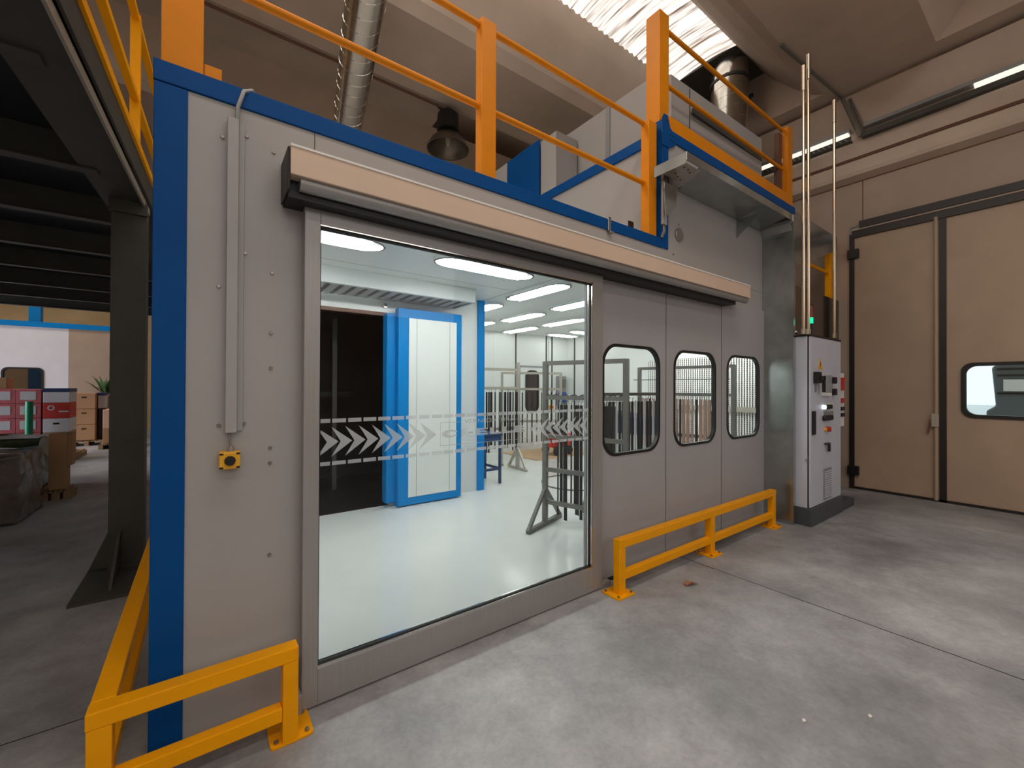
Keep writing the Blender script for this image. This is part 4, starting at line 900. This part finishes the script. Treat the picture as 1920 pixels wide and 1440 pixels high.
# ================================================================== LOW YELLOW GUARD RAILS
def plate(par, cx, cy, sx, sy):
    p = part(MB().prism([(cx+a, cy+b) for a, b in rrect(-sx/2, sx/2, -sy/2, sy/2, 0.018, 4)], 'z', 0.0, 0.012).build('foot_plate', 'yellow', par, 0.002))
    for a in (-1, 1):
        for b in (-1, 1):
            MB().tube([(cx+a*(sx/2-0.024), cy+b*(sy/2-0.024), 0.012), (cx+a*(sx/2-0.024), cy+b*(sy/2-0.024), 0.02), (cx+a*(sx/2-0.024), cy+b*(sy/2-0.024), 0.021)], [0.010, 0.010, 0.004], 10).build('bolt', 'zinc', p)
H0 = 0.412
r = thing('guard_rail', 'low yellow steel guard rail in front of the three rounded windows', 'guard rail', (3.82, 2.07, 0))
for x in (2.525, 3.815, 5.12):
    MB().box(x-0.035, x+0.035, 2.035, 2.095, 0.012, H0-0.062).build('post', 'yellow', r, 0.004); plate(r, x, 2.075, 0.19, 0.17)
MB().box(2.49, 5.155, 2.033, 2.097, H0-0.064, H0).build('top_rail', 'yellow', r, 0.004)
for a, b in ((2.56, 3.78), (3.85, 5.085)): MB().box(a, b, 2.04, 2.09, 0.105, 0.165).build('lower_rail', 'yellow', r, 0.004)
r = thing('guard_rail', 'low yellow steel guard rail wrapping the blue column beside the glass door', 'guard rail', (0.0, 2.07, 0))
MB().box(0.285, 0.345, 2.035, 2.10, 0.012, H0-0.06).build('post', 'yellow', r, 0.004); plate(r, 0.325, 2.12, 0.17, 0.17)
MB().box(-0.318, -0.25, 2.035, 2.10, 0.0, H0-0.06).build('post', 'yellow', r, 0.004)
MB().box(-0.32, 0.345, 2.033, 2.102, H0-0.06, H0).build('top_rail', 'yellow', r, 0.004)
MB().box(-0.25, 0.285, 2.04, 2.092, 0.105, 0.165).build('lower_rail', 'yellow', r, 0.004)
MB().box(-0.318, -0.248, 2.102, 4.3, H0-0.06, H0).build('top_rail', 'yellow', r, 0.004)
MB().box(-0.31, -0.258, 2.10, 4.23, 0.105, 0.165).build('lower_rail', 'yellow', r, 0.004)
MB().box(-0.318, -0.25, 4.23, 4.295, 0.0, H0-0.06).build('post', 'yellow', r, 0.004)

# litter
lf = MB(); lf.v = [(3.03, 1.83, 0.006), (3.09, 1.80, 0.03), (3.13, 1.84, 0.012), (3.10, 1.87, 0.022), (3.05, 1.87, 0.004), (3.08, 1.84, 0.004), (3.16, 1.80, 0.004)]
lf.f = [(0, 1, 5), (1, 2, 5), (2, 3, 5), (3, 4, 5), (4, 0, 5), (1, 6, 2)]
tag(lf.build('dry_leaf', 'dryleaf', None), 'curled brown dry leaf on the concrete near the yellow guard rail', 'leaf')
for x, y, lb, s_ in ((2.263, 0.774, 'white paper scrap on the concrete, the one closer to the glass door', 1.0), (2.545, 0.60, 'white paper scrap on the open concrete, the one farther from the glass door', 1.0)):
    m = MB(); m.quad(*[(x+a*s_, y+b*s_, 0.003+c) for a, b, c in ((-0.014, 0.0, 0), (0.0, -0.009, 0.002), (0.016, 0.002, 0), (0.003, 0.010, 0.002))]); tag(m.build('paper_scrap', 'paper', None), lb, 'scrap')

# ================================================================== MEZZANINE
ANG = 0.046
def mz(x, y): return (x+ANG*(y-4.8), y)
mzn = thing('mezzanine', 'dark steel mezzanine with joists and yellow railing beside the booth', 'mezzanine', (-0.5, 4.8, 0))
def mbox(mb, x0, x1, y0, y1, z0, z1):
    vs = []
    for x in (x0, x1):
        for y in (y0, y1):
            for z in (z0, z1): a, b = mz(x, y); vs.append((a, b, z))
    return mb._add(vs, [(0, 1, 3, 2), (4, 6, 7, 5), (0, 4, 5, 1), (2, 3, 7, 6), (0, 2, 6, 4), (1, 5, 7, 3)])
mb = MB(); mbox(mb, -0.68, -0.415, 0.7, 4.95, 3.08, 3.095); mbox(mb, -0.555, -0.53, 0.7, 4.95, 3.095, 3.29); mbox(mb, -0.68, -0.40, 0.7, 4.95, 3.29, 3.305); mb.build('main_beam', 'darksteel', mzn)
mb = MB(); mbox(mb, -0.395, -0.38, 0.7, 12.3, 3.13, 3.315); mb.build('edge_plate', 'darksteel', mzn)
mb = MB(); mbox(mb, -0.415, -0.40, 0.7, 4.95, 3.06, 3.115); mb.build('lit_edge', 'racklight', mzn)  # pale strip paints the light on the beam's flange edge
mb = MB(); mbox(mb, -12, -0.38, 0.7, 12.3, 3.30, 3.335); mb.build('deck', 'darkdeck', mzn)
for y in (2.9, 4.2, 5.45, 6.8, 8.1, 9.5, 10.8, 12.1):
    jb = MB().box(-12, -0.62, y-0.05, y+0.05, 3.07, 3.08).box(-12, -0.62, y-0.006, y+0.006, 3.08, 3.30).build('joist', 'darksteel', mzn)
mb = MB(); mb.box(-0.62, -0.40, 4.74, 4.96, 0.02, 3.08); mb.build('column', 'darksteel', mzn)
mb = MB(); mb.box(-0.63, -0.39, 4.70, 4.74, 2.98, 3.08); mb.build('column_head', 'darksteel', mzn)
mb = MB(); mb.prism([(4.74, 0.02), (4.30, 0.02), (4.74, 0.35)], 'x', -0.56, -0.54); mb.prism([(-0.62, 0.35), (-0.62, 0.02), (-0.75, 0.02)], 'y', 4.85, 4.87); mb.build('base_gusset', 'darksteel', mzn)
mb = MB(); mb.box(-0.75, -0.335, 4.16, 5.1, 0.0, 0.02); mb.build('base_plate', 'darksteel', mzn)
mb = MB(); mbox(mb, -0.38, -0.362, 0.7, 12.3, 3.305, 3.36); mb.build('toe_strip', 'yellow', mzn)
for z in (3.74, 4.36):
    a, b = mz(-0.41, 0.7), mz(-0.41, 12.3)
    MB().bar((a[0], a[1], z), (b[0], b[1], z), 0.045, 0.045).build('rail', 'yellow', mzn)
for y in (1.9, 4.3, 6.8, 9.4):
    a = mz(-0.41, y); MB().box(a[0]-0.03, a[0]+0.03, y-0.03, y+0.03, 3.34, 4.38).build('rail_post', 'yellow', mzn)

# ================================================================== WAREHOUSE BEYOND
fb = thing('far_booth', 'pale booth with blue roof beam and rounded window at the far side of the warehouse', 'booth', (-4, 16.5, 0))
BY = 16.5
hh = rrect(-4.17, -3.46, 1.32, 1.98, 0.12, 6)
holed(MB(), (-6.2, -2.98, 0.0, 3.08), hh, BY, BY+0.06, YP).build('front_wall', 'whitebox', fb)
MB().box(-2.98, -2.14, BY, BY+0.06, 0, 3.08).build('side_wall', 'gate', fb)  # tan tone paints in the shade of the recessed part
MB().box(-6.2, -2.14, BY-0.03, BY+0.06, 3.08, 3.22).build('roof_beam', 'blue2', fb)
gasket(MB(), hh, 0.02, BY-0.02, BY+0.07, YP).build('window_gasket', 'black', fb)
mb = MB(); mb.quad(*[(a, BY+0.02, b) for a, b in hh]); mb.build('pane', 'darkglass', fb)
MB().box(-6.2, -2.14, 18.9, 19.0, 0, 3.0).build('back_wall', 'warmwall', fb)
tag(MB().box(-3.95, -3.72, 17.5, 17.75, 0, 6.1).build('blue_pillar', 'blue2', None), 'blue steel pillar standing behind the far booth', 'pillar')
def pallet(x0, x1, y0, y1, label, z=0.0):
    t = thing('wooden_pallet', label, 'pallet', ((x0+x1)/2, (y0+y1)/2, z))
    m = MB(); n = 5
    for i in range(n):
        a = x0+(x1-x0)*i/n; m.box(a+0.01, a+(x1-x0)/n-0.01, y0, y1, z+0.1, z+0.125)
    m.build('deck_boards', 'pallet', t)
    for f in (0.04, 0.5, 0.96):
        x = x0+(x1-x0)*f; MB().box(x-0.04, x+0.04, y0, y1, z, z+0.1).build('runner', 'pallet', t)
    return t
def carton(x0, x1, y0, y1, z0, z1, m, label, hole=True, lid=None, group=None, logo=None):
    t = thing('carton', label, 'box', ((x0+x1)/2, (y0+y1)/2, z0), group)
    MB().box(x0, x1, y0, y1, z0, z1).build('body', m, t, 0.006)
    if hole: MB().box((x0+x1)/2-0.045, (x0+x1)/2+0.045, y0-0.003, y0, z1-0.12, z1-0.085).build('hand_hole', 'black', t)
    if lid: MB().box(x0-0.006, x1+0.006, y0-0.006, y1+0.006, z1-0.07, z1+0.004).build('lid', lid, t)
    if logo:
        cx, cz = x0+(x1-x0)*0.3, z0+(z1-z0)*0.68; m_ = MB(); rr = (z1-z0)*0.17
        m_.loops([(cx+rr*math.cos(k*PI/8), y0-0.004, cz+rr*math.sin(k*PI/8)) for k in range(16)], [(cx+rr*.6*math.cos(k*PI/8), y0-0.004, cz+rr*.6*math.sin(k*PI/8)) for k in range(16)])
        m_.box(x0+0.22, x0+0.36, y0-0.004, y0-0.003, cz-0.09, cz-0.06); m_.build('printed_mark', logo, t)
    return t
# column of three cartons
pallet(-2.62, -2.10, 12.25, 13.2, 'pallet under the white and red cartons by the green film roll')
for z0, z1, m, lb in ((0.13, 0.59, 'card', 'brown carton directly on the pallet under the white one'), (0.59, 0.865, 'whitebox', 'white carton with hand hole under the red carton'),
                      (0.87, 1.18, 'redbox', 'red carton with white printed mark between two white ones'), (1.185, 1.47, 'whitebox', 'white carton with navy lid on top of the red one')):
    carton(-2.57, -2.20, 12.3, 12.9, z0, z1, m, lb, z0 == 0.59, 'navy' if z0 > 1.1 else None, None, 'whitebox' if m == 'redbox' else None)
pallet(-3.4, -2.64, 12.25, 13.2, 'pallet under the film wrapped pink cartons')
names = ('lowest row', 'second row', 'third row', 'top row'); zs = (0.13, 0.60, 0.888, 1.176, 1.462)
for cidx in range(2):
    for i in range(4):
        x0 = -3.26+0.335*cidx
        t = carton(x0, x0+0.33, 12.3, 12.9, zs[i], zs[i+1]-0.006, 'pinkbox', 'film wrapped pink carton, %s of the column %s' % (names[i], ('cut by the picture edge', 'beside the green film roll')[cidx]), False, None, 'film wrapped pink cartons')
        MB().box(x0+0.05, x0+0.26, 12.296, 12.3, zs[i]+0.07, zs[i+1]-0.05).build('label_print', 'whitebox', t)
carton(-3.4, -3.06, 12.35, 12.7, 1.462, 1.68, 'card', 'orange brown carton lying on top of the wrapped pink ones', False)
tag(MB().tube([(-2.72, 12.15, 0.0), (-2.72, 12.15, 1.22)], 0.055, 12).build('film_roll', 'green', None, smooth=True), 'green upright roll of film leaning at the wrapped cartons', 'roll')
# tan stack farther back
pallet(-2.70, -2.04, 14.95, 15.7, 'pallet under the stack of tan cartons')
for i, lb in enumerate(('tan carton with hand hole at the bottom of the far stack', 'tan carton in the middle of the far stack', 'tan carton on top of the far stack')):
    carton(-2.63, -2.22, 15.0, 15.5, 0.14+0.40*i, 0.14+0.40*(i+1)-0.008, 'card', lb)
carton(-2.20, -2.07, 15.2, 15.6, 0.94, 1.34, 'whitebox', 'white carton with navy lid beside the stack of tan ones', False, 'navy')
carton(-2.19, -2.05, 15.2, 15.6, 0.14, 0.93, 'partblack', 'dark carton pile under the white one with navy lid', False)
pallet(-1.99, -1.25, 13.9, 14.7, 'pallet under the pale carton beside the mezzanine column')
carton(-1.94, -1.35, 14.0, 14.6, 0.13, 0.5, 'card', 'brown carton under a paler one beside the mezzanine column', False)
carton(-1.94, -1.35, 14.0, 14.6, 0.5, 0.95, mat('pale_card', (222, 180, 150), 0.7), 'pale open carton on a brown one beside the mezzanine column', False)
PX, PY = -2.16, 16.02
p = thing('potted_palm', 'green spiky potted palm behind the cartons', 'plant', (PX, PY, 0))
MB().tube([(PX, PY, 0), (PX, PY, 1.25)], [0.18, 0.24], 16).build('pot', 'pot', p, smooth=True)
fm = MB()
for i in range(38):
    a = random.uniform(0, 2*PI); el = random.uniform(0.25, 1.15); L = random.uniform(0.4, 0.75); b0 = Vector((PX, PY, 1.25)); dr_ = Vector((math.cos(a)*math.cos(el), math.sin(a)*math.cos(el)*0.5, math.sin(el))); sd = dr_.cross(Vector((0, 0, 1))).normalized()*0.04
    md = b0+dr_*L*0.6; tp = b0+dr_*L+Vector((0, 0, -0.1*L)); fm._add([b0-sd*.3, b0+sd*.3, md+sd, tp, md-sd], [(0, 1, 2, 4), (4, 2, 3)])
fm.build('leaves', 'leafgreen', p)
# wrapped goods near the mezzanine column
def wrapped(x0, x1, y0, y1, z0, z1, m, name, label):
    nx, ny, nz = 10, 10, 8; b_m = bmesh.new(); bmesh.ops.create_cube(b_m, size=1.0)
    bmesh.ops.subdivide_edges(b_m, edges=b_m.edges[:], cuts=7, use_grid_fill=True)
    mb = MB(); rs = random.Random(len(label))
    for v_ in b_m.verts:
        x = x0+(v_.co.x+0.5)*(x1-x0); y = y0+(v_.co.y+0.5)*(y1-y0); z = z0+(v_.co.z+0.5)*(z1-z0)
        k = 0.022; mb.v.append((x+rs.uniform(-k, k), y+rs.uniform(-k, k), z+(rs.uniform(-k, k)*1.3 if v_.co.z > -0.49 else 0)))
    b_m.verts.ensure_lookup_table(); mb.f = [tuple(v_.index for v_ in f.verts) for f in b_m.faces]; b_m.free()
    return tag(mb.build(name, m, None, 0.02, True), label, 'wrapped goods')
wrapped(-3.05, -1.62, 6.93, 7.80, 0.02, 0.77, 'wrapgrey', 'wrapped_goods', 'pallet load wrapped in crumpled grey stretch film')
pallet(-3.6, -1.75, 8.3, 9.4, 'pallet under the load in dark green film')
wrapped(-3.55, -1.78, 8.35, 9.3, 0.125, 0.82, 'wrapgreen', 'wrapped_goods', 'pallet load in dark green film behind the grey wrapped one')
pallet(-1.70, -1.46, 8.15, 8.5, 'pallet under the tall plain cardboard box')
t = carton(-1.66, -1.49, 8.2, 8.42, 0.13, 0.89, 'card', 'tall plain brown cardboard box beside the wrapped loads', False)
MB().prism([(8.22, 0.45), (8.40, 0.45), (8.40, 0.88), (8.22, 0.88)], 'x', -1.488, -1.44).build('side_flap', 'card', t)
